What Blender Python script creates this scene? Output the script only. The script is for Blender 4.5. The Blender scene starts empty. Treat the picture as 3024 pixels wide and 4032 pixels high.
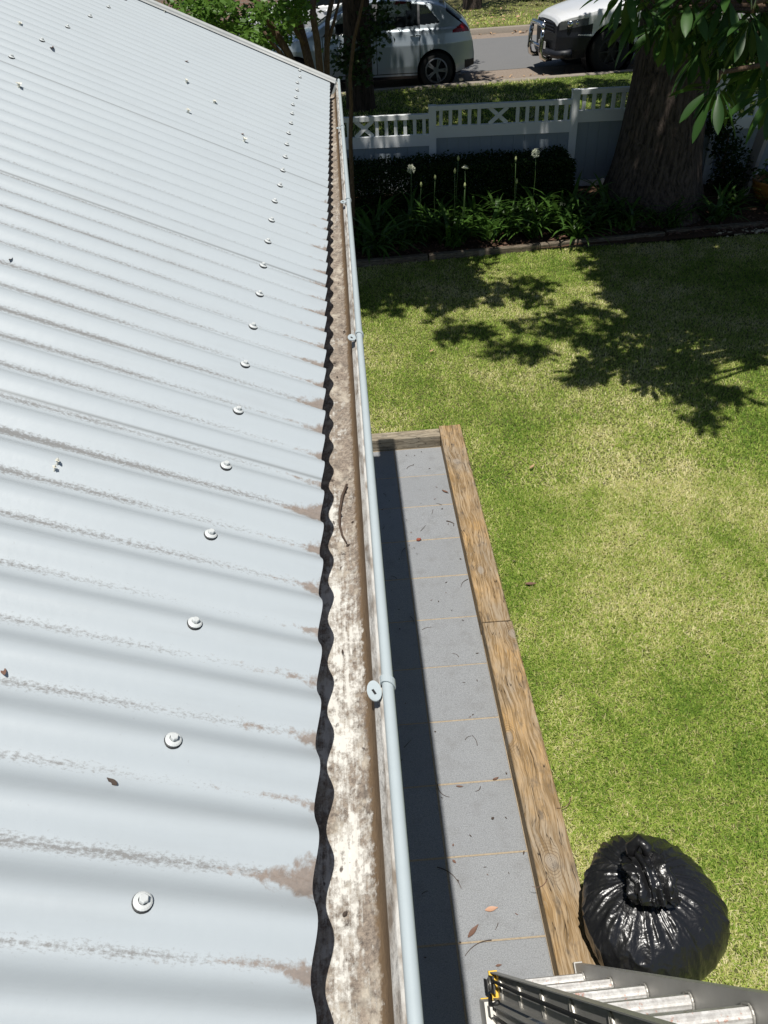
import bpy, math, random
import numpy as np
from mathutils import Vector, Matrix

random.seed(7)
rng = np.random.default_rng(11)
scene = bpy.context.scene
PI = math.pi

# ------------------------------------------------------------------ camera
# camera axes measured from the photograph's vanishing points (phone main lens, 27 mm equivalent)
F_PX, CX, CY, CAM_H = 3028.0, 1512.0, 2016.0, 3.33
_Y = np.array([-237., -2416., 3028.]); _Y /= np.linalg.norm(_Y)
_U = -np.array([236., 3772., 3028.]); _U -= _Y * _U.dot(_Y); _U /= np.linalg.norm(_U)
_X = np.cross(_Y, _U)
if _X[0] < 0:
    _X = -_X
cam_d = bpy.data.cameras.new('camera')
cam = bpy.data.objects.new('camera', cam_d)
scene.collection.objects.link(cam)
scene.camera = cam
cam_d.sensor_fit = 'VERTICAL'
cam_d.sensor_height = 36.0
cam_d.lens = 36.0 * F_PX / 4032.0
cam_d.clip_start = 0.02
cam_d.clip_end = 2000
right = Vector((_X[0], _Y[0], _U[0])); down = Vector((_X[1], _Y[1], _U[1])); fwd = Vector((_X[2], _Y[2], _U[2]))
m3 = Matrix((right, -down, -fwd)).transposed()
cam.matrix_world = Matrix.Translation((0, 0, CAM_H)) @ m3.to_4x4()

# ------------------------------------------------------------------ light
SX, SY = -0.083, -0.232            # horizontal lean of the direction towards the sun per metre of height
sun_dir = Vector((SX, SY, 1.0)).normalized()
world = bpy.data.worlds.new('World'); scene.world = world
world.use_nodes = True
wn = world.node_tree.nodes; wl = world.node_tree.links
sky = wn.new('ShaderNodeTexSky'); sky.sky_type = 'NISHITA'; sky.sun_disc = False
sky.sun_elevation = math.asin(sun_dir.z)
sky.sun_rotation = math.atan2(sun_dir.x, sun_dir.y)
sky.air_density = 1.0; sky.dust_density = 0.6; sky.ozone_density = 1.0
bg = wn['Background']; bg.inputs['Strength'].default_value = 0.062
wl.new(sky.outputs[0], bg.inputs['Color'])
sl = bpy.data.lights.new('sun', 'SUN'); sl.energy = 5.0; sl.angle = math.radians(0.53); sl.color = (1.0, 0.965, 0.90)
sun = bpy.data.objects.new('sun', sl); scene.collection.objects.link(sun)
sun.rotation_euler = sun_dir.to_track_quat('Z', 'Y').to_euler()
sun.location = (0, -4, 12)

scene.view_settings.view_transform = 'Standard'
scene.view_settings.look = 'None'
scene.view_settings.exposure = 0.0
scene.view_settings.gamma = 1.0
scene.view_settings.use_curve_mapping = False
scene.render.engine = 'CYCLES'
scene.cycles.max_bounces = 7
scene.cycles.transparent_max_bounces = 8
scene.cycles.caustics_reflective = False
scene.cycles.caustics_refractive = False
try:
    scene.cycles.use_denoising = True
except Exception:
    pass

# ------------------------------------------------------------------ helpers
COL = scene.collection

def ray(px, py, s=1.0):
    d = ((px * s - CX) / F_PX, (py * s - CY) / F_PX, 1.0)
    return np.array([_X.dot(d), _Y.dot(d), _U.dot(d)])

def at(px, py, z=None, y=None):
    """a point of the photograph (3024 wide) on the level z or on the upright plane y"""
    d = ray(px, py)
    t = (z - CAM_H) / d[2] if z is not None else y / d[1]
    return np.array([0, 0, CAM_H]) + t * d

class MB:
    def __init__(self):
        self.v = []; self.f = []; self.n = 0; self.attr = {}
    def add(self, verts, faces):
        b = self.n
        verts = [tuple(map(float, p)) for p in verts]
        self.v += verts; self.n += len(verts)
        self.f += [tuple(i + b for i in q) for q in faces]
        return b
    def box(self, c, s, rot=None):
        hx, hy, hz = s[0] / 2, s[1] / 2, s[2] / 2
        pts = [Vector((x, y, z)) for z in (-hz, hz) for y in (-hy, hy) for x in (-hx, hx)]
        if rot is not None:
            pts = [rot @ p for p in pts]
        pts = [p + Vector(c) for p in pts]
        self.add(pts, [(0, 2, 3, 1), (4, 5, 7, 6), (0, 1, 5, 4), (2, 6, 7, 3), (0, 4, 6, 2), (1, 3, 7, 5)])
    def span(self, x0, x1, y0, y1, z0, z1):
        self.box(((x0 + x1) / 2, (y0 + y1) / 2, (z0 + z1) / 2), (x1 - x0, y1 - y0, z1 - z0))
    def bar(self, p0, p1, w, h, up=(0, 0, 1)):
        p0 = Vector(p0); p1 = Vector(p1); d = (p1 - p0); L = d.length; d.normalize()
        u = Vector(up); s = d.cross(u)
        if s.length < 1e-4:
            s = d.cross(Vector((0, 1, 0)))
        s.normalize(); u = s.cross(d)
        r = Matrix((s, d, u)).transposed()
        self.box((p0 + p1) / 2, (w, L, h), r)
    def tube(self, path, rad, n=8, cap=True):
        path = [Vector(p) for p in path]
        if not hasattr(rad, '__len__'):
            rad = [rad] * len(path)
        rings = []
        prev = None
        for i, p in enumerate(path):
            t = path[min(i + 1, len(path) - 1)] - path[max(i - 1, 0)]
            t.normalize()
            if prev is None:
                a = t.cross(Vector((0, 0, 1)))
                if a.length < 1e-3:
                    a = t.cross(Vector((1, 0, 0)))
            else:
                a = prev - t * prev.dot(t)
            a.normalize(); prev = a
            b = t.cross(a)
            rings.append([p + (a * math.cos(2 * PI * k / n) + b * math.sin(2 * PI * k / n)) * rad[i] for k in range(n)])
        vs = [q for r in rings for q in r]
        fs = []
        for i in range(len(path) - 1):
            for k in range(n):
                k2 = (k + 1) % n
                fs.append((i * n + k, i * n + k2, (i + 1) * n + k2, (i + 1) * n + k))
        if cap:
            fs.append(tuple(range(n - 1, -1, -1)))
            fs.append(tuple((len(path) - 1) * n + k for k in range(n)))
        self.add(vs, fs)
    def lathe(self, prof, c=(0, 0, 0), axis='z', n=24):
        vs = []; m = len(prof)
        for r, h in prof:
            for k in range(n):
                a = 2 * PI * k / n
                if axis == 'z':
                    vs.append((c[0] + r * math.cos(a), c[1] + r * math.sin(a), c[2] + h))
                elif axis == 'y':
                    vs.append((c[0] + r * math.cos(a), c[1] + h, c[2] + r * math.sin(a)))
                else:
                    vs.append((c[0] + h, c[1] + r * math.cos(a), c[2] + r * math.sin(a)))
        fs = []
        for i in range(m - 1):
            for k in range(n):
                k2 = (k + 1) % n
                fs.append((i * n + k, i * n + k2, (i + 1) * n + k2, (i + 1) * n + k))
        self.add(vs, fs)
    def build(self, name, mat, parent=None, smooth=False, loc=None):
        me = bpy.data.meshes.new(name)
        me.from_pydata(self.v, [], self.f)
        return finish(name, me, mat, parent, smooth, loc)

def finish(name, me, mat, parent=None, smooth=False, loc=None):
    if mat is not None:
        me.materials.append(mat)
    if smooth:
        me.polygons.foreach_set('use_smooth', [True] * len(me.polygons))
    me.update()
    o = bpy.data.objects.new(name, me)
    COL.objects.link(o)
    if parent is not None:
        o.parent = parent
    if loc is not None:
        o.location = loc
    return o

def np_mesh(name, V, Fs, mat, parent=None, smooth=False, attrs=None, loc=None):
    """V (n,3); Fs array (m,k) of equal sided faces; attrs: dict of per-vertex floats"""
    me = bpy.data.meshes.new(name)
    V = np.asarray(V, np.float32); Fs = np.asarray(Fs, np.int32)
    m, k = Fs.shape
    me.vertices.add(len(V)); me.vertices.foreach_set('co', V.ravel())
    me.loops.add(m * k); me.loops.foreach_set('vertex_index', Fs.ravel())
    me.polygons.add(m)
    me.polygons.foreach_set('loop_start', np.arange(0, m * k, k, dtype=np.int32))
    me.polygons.foreach_set('loop_total', np.full(m, k, np.int32))
    me.update(calc_edges=True)
    for a, val in (attrs or {}).items():
        at_ = me.attributes.new(a, 'FLOAT', 'POINT')
        at_.data.foreach_set('value', np.asarray(val, np.float32))
    return finish(name, me, mat, parent, smooth, loc)

def tag(o, label=None, cat=None, group=None, kind=None):
    if label: o['label'] = label
    if cat: o['category'] = cat
    if group: o['group'] = group
    if kind: o['kind'] = kind
    return o

def empty(name, loc=(0, 0, 0), rz=0.0):
    o = bpy.data.objects.new(name, None); COL.objects.link(o)
    o.location = loc; o.rotation_euler = (0, 0, rz)
    o.empty_display_size = 0.1
    return o

def copy_tree(o, parent=None):
    c = o.copy(); COL.objects.link(c)
    if parent is not None:
        c.parent = parent
    for ch in list(o.children):
        copy_tree(ch, c)
    return c

def fbm(x, y, z=0.0, sc=1.0, seed=0, octs=4):
    x = np.asarray(x, float); y = np.asarray(y, float); z = np.asarray(z, float)
    r = np.random.default_rng(seed); out = 0.0; a = 1.0; tot = 0
    for o in range(octs):
        for _ in range(3):
            k = r.normal(size=3); k /= np.linalg.norm(k); k *= sc * (2 ** o) * r.uniform(.7, 1.3)
            out = out + a * np.sin(k[0] * x + k[1] * y + k[2] * z + r.uniform(0, 6.28)); tot += a
        a *= .5
    return out / (tot * .6)

# ------------------------------------------------------------------ materials
class NT:
    def __init__(self, name):
        self.m = bpy.data.materials.new(name); self.m.use_nodes = True
        self.t = self.m.node_tree; self.n = self.t.nodes; self.l = self.t.links
        self.p = self.n['Principled BSDF']; self.out = self.n['Material Output']
    def link(self, a, b): self.l.new(a, b)
    def val(self, inp, v):
        if hasattr(v, 'default_value') or hasattr(v, 'is_output'):
            self.link(v, inp)
        else:
            inp.default_value = v
    def geo(self, what='Position'):
        return self.n.new('ShaderNodeNewGeometry').outputs[what]
    def objc(self): return self.n.new('ShaderNodeTexCoord').outputs['Object']
    def attr(self, name):
        a = self.n.new('ShaderNodeAttribute'); a.attribute_name = name; return a.outputs['Fac']
    def objrand(self): return self.n.new('ShaderNodeObjectInfo').outputs['Random']
    def scale(self, vec, s):
        mp = self.n.new('ShaderNodeMapping'); mp.inputs['Scale'].default_value = s
        self.link(vec, mp.inputs['Vector']); return mp.outputs[0]
    def noise(self, vec, scale, detail=4, rough=.55, dist=0.0):
        x = self.n.new('ShaderNodeTexNoise'); x.inputs['Scale'].default_value = scale
        x.inputs['Detail'].default_value = detail; x.inputs['Roughness'].default_value = rough
        x.inputs['Distortion'].default_value = dist
        self.link(vec, x.inputs['Vector']); return x.outputs['Fac']
    def voro(self, vec, scale, feature='F1', out='Distance'):
        x = self.n.new('ShaderNodeTexVoronoi'); x.feature = feature; x.inputs['Scale'].default_value = scale
        self.link(vec, x.inputs['Vector']); return x.outputs[out]
    def math(self, op, a, b=0.0, clamp=False):
        x = self.n.new('ShaderNodeMath'); x.operation = op; x.use_clamp = clamp
        self.val(x.inputs[0], a); self.val(x.inputs[1], b); return x.outputs[0]
    def ramp(self, fac, stops):
        x = self.n.new('ShaderNodeValToRGB'); e = x.color_ramp.elements
        while len(e) < len(stops): e.new(.5)
        for i, (p, c) in enumerate(stops):
            e[i].position = p
            e[i].color = (c, c, c, 1) if not hasattr(c, '__len__') else (*c, 1)
        self.link(fac, x.inputs[0]); return x.outputs[0]
    def mix(self, fac, a, b):
        x = self.n.new('ShaderNodeMix'); x.data_type = 'RGBA'
        self.val(x.inputs[0], fac)
        for i, c in ((6, a), (7, b)):
            if hasattr(c, 'is_output'): self.link(c, x.inputs[i])
            else: x.inputs[i].default_value = (*c, 1)
        return x.outputs[2]
    def sep(self, vec):
        x = self.n.new('ShaderNodeSeparateXYZ'); self.link(vec, x.inputs[0]); return x.outputs
    def bump(self, h, strength=.3, dist=.01):
        x = self.n.new('ShaderNodeBump'); x.inputs['Strength'].default_value = strength
        x.inputs['Distance'].default_value = dist
        self.link(h, x.inputs['Height']); self.link(x.outputs[0], self.p.inputs['Normal']); return x
    def col(self, c):
        if hasattr(c, 'is_output'): self.link(c, self.p.inputs['Base Color'])
        else: self.p.inputs['Base Color'].default_value = (*c, 1)
        return self
    def rough(self, v): self.val(self.p.inputs['Roughness'], v); return self
    def metal(self, v): self.val(self.p.inputs['Metallic'], v); return self
    def spec(self, v): self.p.inputs['Specular IOR Level'].default_value = v; return self

def simple(name, c, rough=.5, metal=0.0, var=.12, nscale=20.0, bump=0.0, spec=.5):
    t = NT(name)
    n = t.noise(t.objc(), nscale, 5, .6)
    t.col(t.mix(n, tuple(x * (1 - var) for x in c), tuple(min(1, x * (1 + var)) for x in c)))
    t.rough(rough).metal(metal).spec(spec)
    if bump: t.bump(n, bump, .005)
    return t.m

def leaf_mat(name, c1, c2, trans=.25, rough=.45, spec=.4):
    """two-sided leaf: per-face random tint between c1 and c2, some light through the blade"""
    t = NT(name)
    r = t.attr('rnd')
    n = t.noise(t.geo(), 1.3, 2)
    f = t.math('ADD', t.math('MULTIPLY', r, .75), t.math('MULTIPLY', n, .3), True)
    c = t.mix(f, c1, c2)
    t.col(c); t.rough(rough).spec(spec)
    tr = t.n.new('ShaderNodeBsdfTranslucent')
    cc = t.mix(.5, c, tuple(min(1, x * 1.8) for x in c2)); t.link(cc, tr.inputs['Color'])
    mx = t.n.new('ShaderNodeMixShader'); mx.inputs[0].default_value = trans
    t.link(t.p.outputs[0], mx.inputs[1]); t.link(tr.outputs[0], mx.inputs[2])
    t.link(mx.outputs[0], t.out.inputs['Surface'])
    return t.m

M = {}

def roof_material():
    t = NT('weathered_grey_roof_paint')
    y = t.sep(t.geo())[1]
    s = t.attr('s')
    # phase across the corrugation: 0 in the valley, -0.5..0.5, positive on the far side
    u = t.math('ADD', t.math('DIVIDE', t.math('SUBTRACT', y, .490), .0762), 40.5)
    ph = t.math('SUBTRACT', t.math('FRACT', u), .5)
    row = t.math('FLOOR', u)
    st = t.n.new('ShaderNodeCombineXYZ'); t.link(s, st.inputs[0]); t.link(y, st.inputs[1])
    P = st.outputs[0]
    rv = t.n.new('ShaderNodeCombineXYZ'); t.link(t.math('MULTIPLY', row, 3.7), rv.inputs[0])
    rowrnd = t.math('SUBTRACT', t.math('MULTIPLY', t.noise(rv.outputs[0], 1.0, 0), 2.4), .7, True)
    sv = t.n.new('ShaderNodeCombineXYZ'); t.link(t.math('MULTIPLY', t.math('FLOOR', t.math('DIVIDE', t.math('ADD', u, 3.45), 10.0)), 5.3), sv.inputs[0])
    sheetrnd = t.noise(sv.outputs[0], 1.0, 0)
    lap = t.ramp(t.math('ABSOLUTE', t.math('SUBTRACT', t.math('FRACT', t.math('DIVIDE', t.math('ADD', u, 3.45), 10.0)), .012)), [(.0015, .8), (.004, 0.0)])
    # grainy dark lichen that follows each valley, thicker up the slope
    band = t.math('SUBTRACT', 1.0, t.math('MULTIPLY', t.math('ABSOLUTE', t.math('SUBTRACT', ph, .08)), 6.6), True)
    grain = t.noise(t.scale(P, (.75, 1.5, 1)), 250, 4, .75)
    patch = t.noise(t.scale(P, (.8, .9, 1)), 13, 3, .6)
    up = t.math('MULTIPLY', t.math('MINIMUM', s, .42), 1.1)
    fy = t.math('SUBTRACT', 1.0, t.math('MULTIPLY', t.math('SUBTRACT', y, .9), .36), True)
    dens = t.math('ADD', t.math('ADD', t.math('MULTIPLY', patch, .55), up), t.math('SUBTRACT', t.math('MULTIPLY', rowrnd, .34), .06))
    dens = t.math('MULTIPLY', t.math('MULTIPLY', dens, band), t.math('ADD', t.math('MULTIPLY', fy, .8), .2))
    m1 = t.ramp(t.math('ADD', grain, t.math('MULTIPLY', dens, .52)), [(.70, 0.0), (.92, .95)])
    # brown silt at the mouth of each valley
    pn = t.noise(P, 60, 5, .7, .3)
    wid = t.math('SUBTRACT', t.math('ADD', .06, t.math('MULTIPLY', rowrnd, .22)), t.math('MULTIPLY', s, 4.3))
    tong = t.math('SUBTRACT', t.math('ADD', wid, t.math('MULTIPLY', t.math('SUBTRACT', pn, .5), .55)), t.math('ABSOLUTE', t.math('SUBTRACT', ph, .04)))
    m2 = t.ramp(tong, [(.0, 0.0), (.10, .85)])
    low = t.math('SUBTRACT', 1.0, t.math('MULTIPLY', s, 5.5), True)
    strk = t.ramp(t.math('ADD', t.noise(t.scale(P, (.8, 1.3, 1)), 55, 6, .75), t.math('MULTIPLY', t.math('MULTIPLY', band, low), .33)), [(.70, 0.0), (.82, .8)])
    m2 = t.math('MAXIMUM', m2, strk)
    base = t.mix(t.noise(t.scale(P, (.5, 1.5, 1)), 3.2, 5), (.415, .454, .475), (.468, .506, .522))
    base = t.mix(t.ramp(t.noise(P, 210, 2, .5), [(.72, 0.0), (.78, .5)]), base, (.33, .34, .34))
    base = t.mix(t.math('MULTIPLY', sheetrnd, .5), base, (.415, .458, .487))
    base = t.mix(lap, base, (.17, .18, .18))
    # faint wash marks
    base = t.mix(t.ramp(t.noise(t.scale(P, (.12, 1, 1)), 40, 4, .6), [(.5, 0.0), (.8, .35)]), base, (.36, .385, .395))
    c = t.mix(m1, base, t.mix(grain, (.09, .09, .09), (.30, .295, .285)))
    c = t.mix(m2, c, t.mix(t.noise(P, 150, 4, .7), (.10, .075, .058), (.36, .275, .215)))
    t.col(c)
    t.rough(t.math('ADD', .42, t.math('MULTIPLY', m1, .4))).spec(.45)
    t.bump(t.math('ADD', t.math('MULTIPLY', t.noise(P, 60, 4), .10), t.noise(t.scale(P, (.6, 1.4, 1)), 3.0, 3)), .22, .012)
    return t.m

def gutter_material():
    t = NT('dirty_gutter_metal_back_shade')
    P = t.geo(); x, y, z = t.sep(P)
    far = t.math('MULTIPLY', t.math('SUBTRACT', y, .62), 2.2, True)                     # more silt further along
    n1 = t.noise(t.scale(P, (1, .8, 1)), 95, 7, .78)
    n2 = t.noise(t.scale(P, (1, .7, 1)), 14, 5, .65)
    n3 = t.noise(t.scale(P, (1, .55, 1)), 3.4, 2, .5)
    streak = t.noise(t.scale(P, (1, .07, 1)), 230, 3, .6)
    d = t.math('ADD', t.math('MULTIPLY', t.math('SUBTRACT', n1, .5), 1.9), t.math('MULTIPLY', t.math('SUBTRACT', n2, .5), 1.7))
    d = t.math('ADD', d, t.math('MULTIPLY', t.math('SUBTRACT', streak, .5), 1.1))
    d = t.math('ADD', d, t.math('MULTIPLY', t.math('SUBTRACT', n3, .5), .9))
    edge = t.math('MULTIPLY', t.math('ADD', x, .060), 20.0, True)  # silt thickens towards the front corner
    d = t.math('ADD', d, t.math('ADD', t.math('MULTIPLY', edge, .38), t.math('MULTIPLY', far, .27)))
    d = t.math("ADD", d, .40)
    d = t.math('ADD', d, t.math('MULTIPLY', t.math('SUBTRACT', -.058, x), 9.0, True))  # extra silt towards the back also paints in shade under the roof edge
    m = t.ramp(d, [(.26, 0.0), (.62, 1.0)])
    front = t.ramp(t.math('ADD', t.math('MULTIPLY', t.math('ADD', x, .026), 40.0), t.math('MULTIPLY', t.math('SUBTRACT', n1, .5), .9)), [(.02, 0.0), (.16, 1.0)])
    white = t.mix(streak, (.52, .50, .455), (.80, .785, .74))
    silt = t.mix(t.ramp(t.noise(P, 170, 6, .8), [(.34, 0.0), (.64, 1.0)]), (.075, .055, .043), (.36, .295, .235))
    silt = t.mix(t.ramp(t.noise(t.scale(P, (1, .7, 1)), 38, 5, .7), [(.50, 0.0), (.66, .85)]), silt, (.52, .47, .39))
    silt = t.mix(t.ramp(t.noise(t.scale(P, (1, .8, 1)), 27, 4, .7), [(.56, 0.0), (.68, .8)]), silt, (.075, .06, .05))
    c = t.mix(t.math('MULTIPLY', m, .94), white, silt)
    c = t.mix(t.ramp(t.noise(t.scale(P, (1, .6, 1)), 75, 3, .6), [(.66, 0.0), (.72, .9)]), c, (.07, .055, .045))
    c = t.mix(t.ramp(t.noise(P, 120, 5, .7), [(.66, 0.0), (.72, .5)]), c, (.70, .67, .60))
    brown = t.mix(t.noise(t.scale(P, (1, .4, 1)), 90, 5, .7), (.10, .066, .040), (.24, .17, .105))
    wallup = t.ramp(t.math('MULTIPLY', t.math('SUBTRACT', z, 2.596), 60.0), [(0.0, 1.0), (.35, 0.0)])
    c = t.mix(t.math('MULTIPLY', front, wallup), c, brown)
    up = t.math('SUBTRACT', 1.0, wallup)
    lite = t.mix(t.ramp(t.noise(t.scale(P, (1, .3, 1)), 70, 4), [(.45, 0.0), (.66, 1.0)]), (.58, .565, .53), (.24, .20, .16))
    c = t.mix(up, c, lite)
    t.col(c); t.rough(.75).spec(.25)
    t.bump(t.math('MULTIPLY', t.math('ADD', n1, t.noise(P, 200, 4, .7)), m), .5, .003)
    return t.m

def timber_material(name, warm, grey, axis):
    """weathered sleeper: grain along the axis, splits, knots"""
    t = NT(name)
    P = t.objc()
    s = (1, .055, 1) if axis == 'y' else (.055, 1, 1)
    dist = t.noise(t.scale(P, (1, .35, 1) if axis == 'y' else (.35, 1, 1)), 7, 3)
    w = t.n.new('ShaderNodeVectorMath'); w.operation = 'ADD'
    dv = t.n.new('ShaderNodeCombineXYZ'); t.link(t.math('MULTIPLY', dist, .10), dv.inputs[0 if axis == 'y' else 1])
    t.link(P, w.inputs[0]); t.link(dv.outputs[0], w.inputs[1])
    Q = t.scale(w.outputs[0], s)
    g = t.noise(Q, 95, 4, .6)
    g2 = t.noise(Q, 300, 3, .6)
    patch = t.noise(t.scale(P, (1, .45, 1) if axis == 'y' else (.45, 1, 1)), 5.5, 4, .6)
    split = t.ramp(t.noise(Q, 46, 2, .4), [(.488, 0.0), (.5, 1.0), (.512, 0.0)])
    gate = t.ramp(t.noise(t.scale(P, (1, .5, 1)), 9, 2), [(.42, 0.0), (.50, 1.0)])
    c = t.mix(t.ramp(patch, [(.38, 0.0), (.60, 1.0)]), warm, grey)
    c = t.mix(t.ramp(g, [(.40, .0), (.58, .85)]), c, tuple(v * .42 for v in warm))
    c = t.mix(t.ramp(g2, [(.5, 0.0), (.72, .5)]), c, (.46, .385, .29))
    v = t.n.new('ShaderNodeTexVoronoi'); v.voronoi_dimensions = '2D'; v.inputs['Scale'].default_value = 3.4
    t.link(t.scale(w.outputs[0], (1, .62, 1) if axis == 'y' else (.62, 1, 1)), v.inputs['Vector']); k = v.outputs['Distance']
    knot = t.ramp(k, [(.05, 1.0), (.09, 0.0)])
    ring = t.math('MULTIPLY', t.ramp(t.math('SINE', t.math('MULTIPLY', t.math('ADD', k, t.math('MULTIPLY', g, .03)), 210.0)), [(.2, 0.0), (.9, .75)]), t.ramp(k, [(.10, 1.0), (.24, 0.0)]))
    c = t.mix(t.math('MULTIPLY', ring, .75), c, (.10, .068, .042))
    c = t.mix(t.math('MULTIPLY', knot, .7), c, (.38, .33, .27))
    c = t.mix(t.math('MULTIPLY', t.ramp(t.math('SINE', t.math('MULTIPLY', k, 420.0)), [(.5, 0.0), (.95, .8)]), knot), c, (.12, .09, .065))
    dk = t.ramp(t.noise(t.scale(P, (1, .5, 1) if axis == 'y' else (.5, 1, 1)), 17, 4, .65), [(.56, 0.0), (.70, .65)])
    c = t.mix(dk, c, (.085, .075, .065))
    c = t.mix(t.math('MULTIPLY', split, gate), c, (.018, .013, .010))
    t.col(c); t.rough(.82).spec(.2)
    t.bump(t.math('SUBTRACT', g, t.math('MULTIPLY', split, gate)), .5, .004)
    return t.m

def paving_material():
    t = NT('grey_granite_paving')
    P = t.geo()
    sp = t.noise(P, 210, 4, .8)
    sp2 = t.noise(P, 75, 3, .7)
    cl = t.noise(P, 3.5, 4)
    X_ = t.sep(P)
    cell = t.n.new('ShaderNodeCombineXYZ'); t.link(t.math('FLOOR', t.math('DIVIDE', t.math('ADD', X_[0], .510), .3620)), cell.inputs[0]); t.link(t.math('FLOOR', t.math('DIVIDE', t.math('SUBTRACT', 4.905, X_[1]), .3577)), cell.inputs[1])
    wh = t.n.new('ShaderNodeTexWhiteNoise'); t.link(cell.outputs[0], wh.inputs['Vector'])
    c = t.mix(t.ramp(sp, [(.36, 0.0), (.66, 1.0)]), (.18, .188, .20), (.40, .413, .425))
    c = t.mix(t.math('MULTIPLY', wh.outputs['Value'], .32), c, (.20, .21, .225))
    c = t.mix(t.ramp(t.noise(P, 9, 5, .65), [(.52, 0.0), (.72, .38)]), c, (.15, .145, .14))
    c = t.mix(t.ramp(sp2, [(.60, 0.0), (.72, .55)]), c, (.10, .10, .105))
    c = t.mix(t.math('MULTIPLY', cl, .35), c, (.19, .195, .20))
    c = t.mix(t.ramp(t.noise(P, 260, 1), [(.80, 0.0), (.84, 1.0)]), c, (.62, .62, .61))
    t.col(c); t.rough(.75).spec(.3)
    t.bump(sp, .15, .002)
    return t.m

def bark_material(name, c1, c2, sc=1.0):
    t = NT(name)
    P = t.objc()
    d = t.noise(P, 3 * sc, 3)
    w = t.n.new('ShaderNodeVectorMath'); w.operation = 'ADD'
    dv = t.n.new('ShaderNodeCombineXYZ'); t.link(t.math('MULTIPLY', d, .16 / sc), dv.inputs[0]); t.link(t.math('MULTIPLY', d, .16 / sc), dv.inputs[1])
    t.link(P, w.inputs[0]); t.link(dv.outputs[0], w.inputs[1])
    g = t.noise(t.scale(w.outputs[0], (1, 1, .13)), 32 * sc, 6, .65)
    c = t.mix(t.ramp(g, [(.36, 0.0), (.62, 1.0)]), c1, c2)
    t.col(c); t.rough(.9).spec(.15)
    t.bump(g, .9, .03 / sc)
    return t.m

def ground_material(name, c1, c2, c3, sc=1.0, bump=.4, rough=.95):
    t = NT(name)
    P = t.geo()
    c = t.mix(t.noise(P, 1.1 * sc, 4), c1, c2)
    c = t.mix(t.ramp(t.noise(P, 38 * sc, 5, .7), [(.45, 0.0), (.65, 1.0)]), c, c3)
    t.col(c); t.rough(rough).spec(.15)
    t.bump(t.noise(P, 60 * sc, 5, .7), bump, .01)
    return t.m

def grass_material():
    t = NT('couch_grass_blades')
    P = t.geo()
    r = t.attr('rnd')
    n = t.noise(P, .75, 3, .55)
    n2 = t.noise(P, 4.5, 3, .6)
    dry = t.math('ADD', t.math('MULTIPLY', t.math('SUBTRACT', n, .465), 1.9), t.math('MULTIPLY', t.math('SUBTRACT', n2, .5), .9))
    f = t.math('ADD', dry, r)
    c = t.ramp(f, [(.0, (.15, .262, .034)), (.34, (.32, .445, .068)), (.55, (.47, .54, .13)), (.75, (.65, .61, .27)), (1.0, (.85, .79, .47))])
    t.col(c); t.rough(.6).spec(.25)
    tr = t.n.new('ShaderNodeBsdfTranslucent'); t.link(c, tr.inputs['Color'])
    mx = t.n.new('ShaderNodeMixShader'); mx.inputs[0].default_value = .42
    t.link(t.p.outputs[0], mx.inputs[1]); t.link(tr.outputs[0], mx.inputs[2]); t.link(mx.outputs[0], t.out.inputs['Surface'])
    return t.m

def paint_car(name, c, metal=.35):
    t = NT(name); t.col(c); t.rough(.32).metal(metal)
    t.p.inputs['Coat Weight'].default_value = .8; t.p.inputs['Coat Roughness'].default_value = .06
    t.bump(t.noise(t.objc(), 3.0, 2), .02, .02)
    return t.m

def glass_car(name):
    t = NT(name)
    t.col((.012, .016, .02)); t.rough(.06).spec(.6)
    tr = t.n.new('ShaderNodeBsdfTransparent'); tr.inputs['Color'].default_value = (.42, .50, .48, 1)
    mx = t.n.new('ShaderNodeMixShader'); mx.inputs[0].default_value = .45
    t.link(t.p.outputs[0], mx.inputs[1]); t.link(tr.outputs[0], mx.inputs[2]); t.link(mx.outputs[0], t.out.inputs['Surface'])
    return t.m

def bag_material():
    t = NT('black_bin_bag_plastic')
    P = t.objc()
    n = t.noise(t.scale(P, (1, 1, .45)), 9, 4, .55, .8)
    n2 = t.noise(t.scale(P, (1, 1, .6)), 34, 3, .55, .6)
    t.col((.011, .011, .012)); t.rough(.30).spec(.6)
    rd = t.math('SUBTRACT', 1.0, t.math('MULTIPLY', t.math('ABSOLUTE', t.math('SUBTRACT', t.noise(t.scale(P, (1, 1, .5)), 13, 2, .4, .5), .5)), 9.0), True)
    h = t.math('ADD', t.math('ADD', n, t.math('MULTIPLY', n2, .16)), t.math('MULTIPLY', rd, .10))
    t.bump(h, .42, .03)
    return t.m

M['roof'] = roof_material()
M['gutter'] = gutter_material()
M['trim'] = simple('pale_grey_trim_paint', (.43, .485, .50), .38, 0, .06, 30)
M['screw'] = simple('painted_screw_head', (.60, .62, .61), .4, 0, .08, 300)
M['wall'] = simple('painted_wall', (.55, .56, .55), .8, 0, .06, 8)
M['timber'] = timber_material('weathered_pine_sleeper', (.44, .28, .125), (.34, .27, .19), 'y')
M['timber_end'] = timber_material('greyed_pine_sleeper', (.42, .35, .25), (.36, .32, .25), 'x')
M['timber_edge'] = timber_material('old_grey_edging', (.16, .125, .09), (.19, .165, .13), 'x')
M['paving'] = paving_material()
M['grout'] = ground_material('sandy_joint', (.44, .36, .26), (.38, .31, .22), (.30, .24, .17), 3)
M['lawn'] = ground_material('lawn_soil', (.10, .115, .034), (.14, .135, .055), (.06, .07, .02))
M['grass'] = grass_material()
M['soil'] = ground_material('mulched_soil', (.045, .03, .02), (.07, .045, .03), (.12, .065, .04))
M['verge'] = ground_material('verge_turf', (.07, .105, .022), (.095, .12, .03), (.045, .075, .015))
M['dryverge'] = ground_material('dry_verge', (.13, .135, .05), (.19, .165, .08), (.10, .10, .035))
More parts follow.
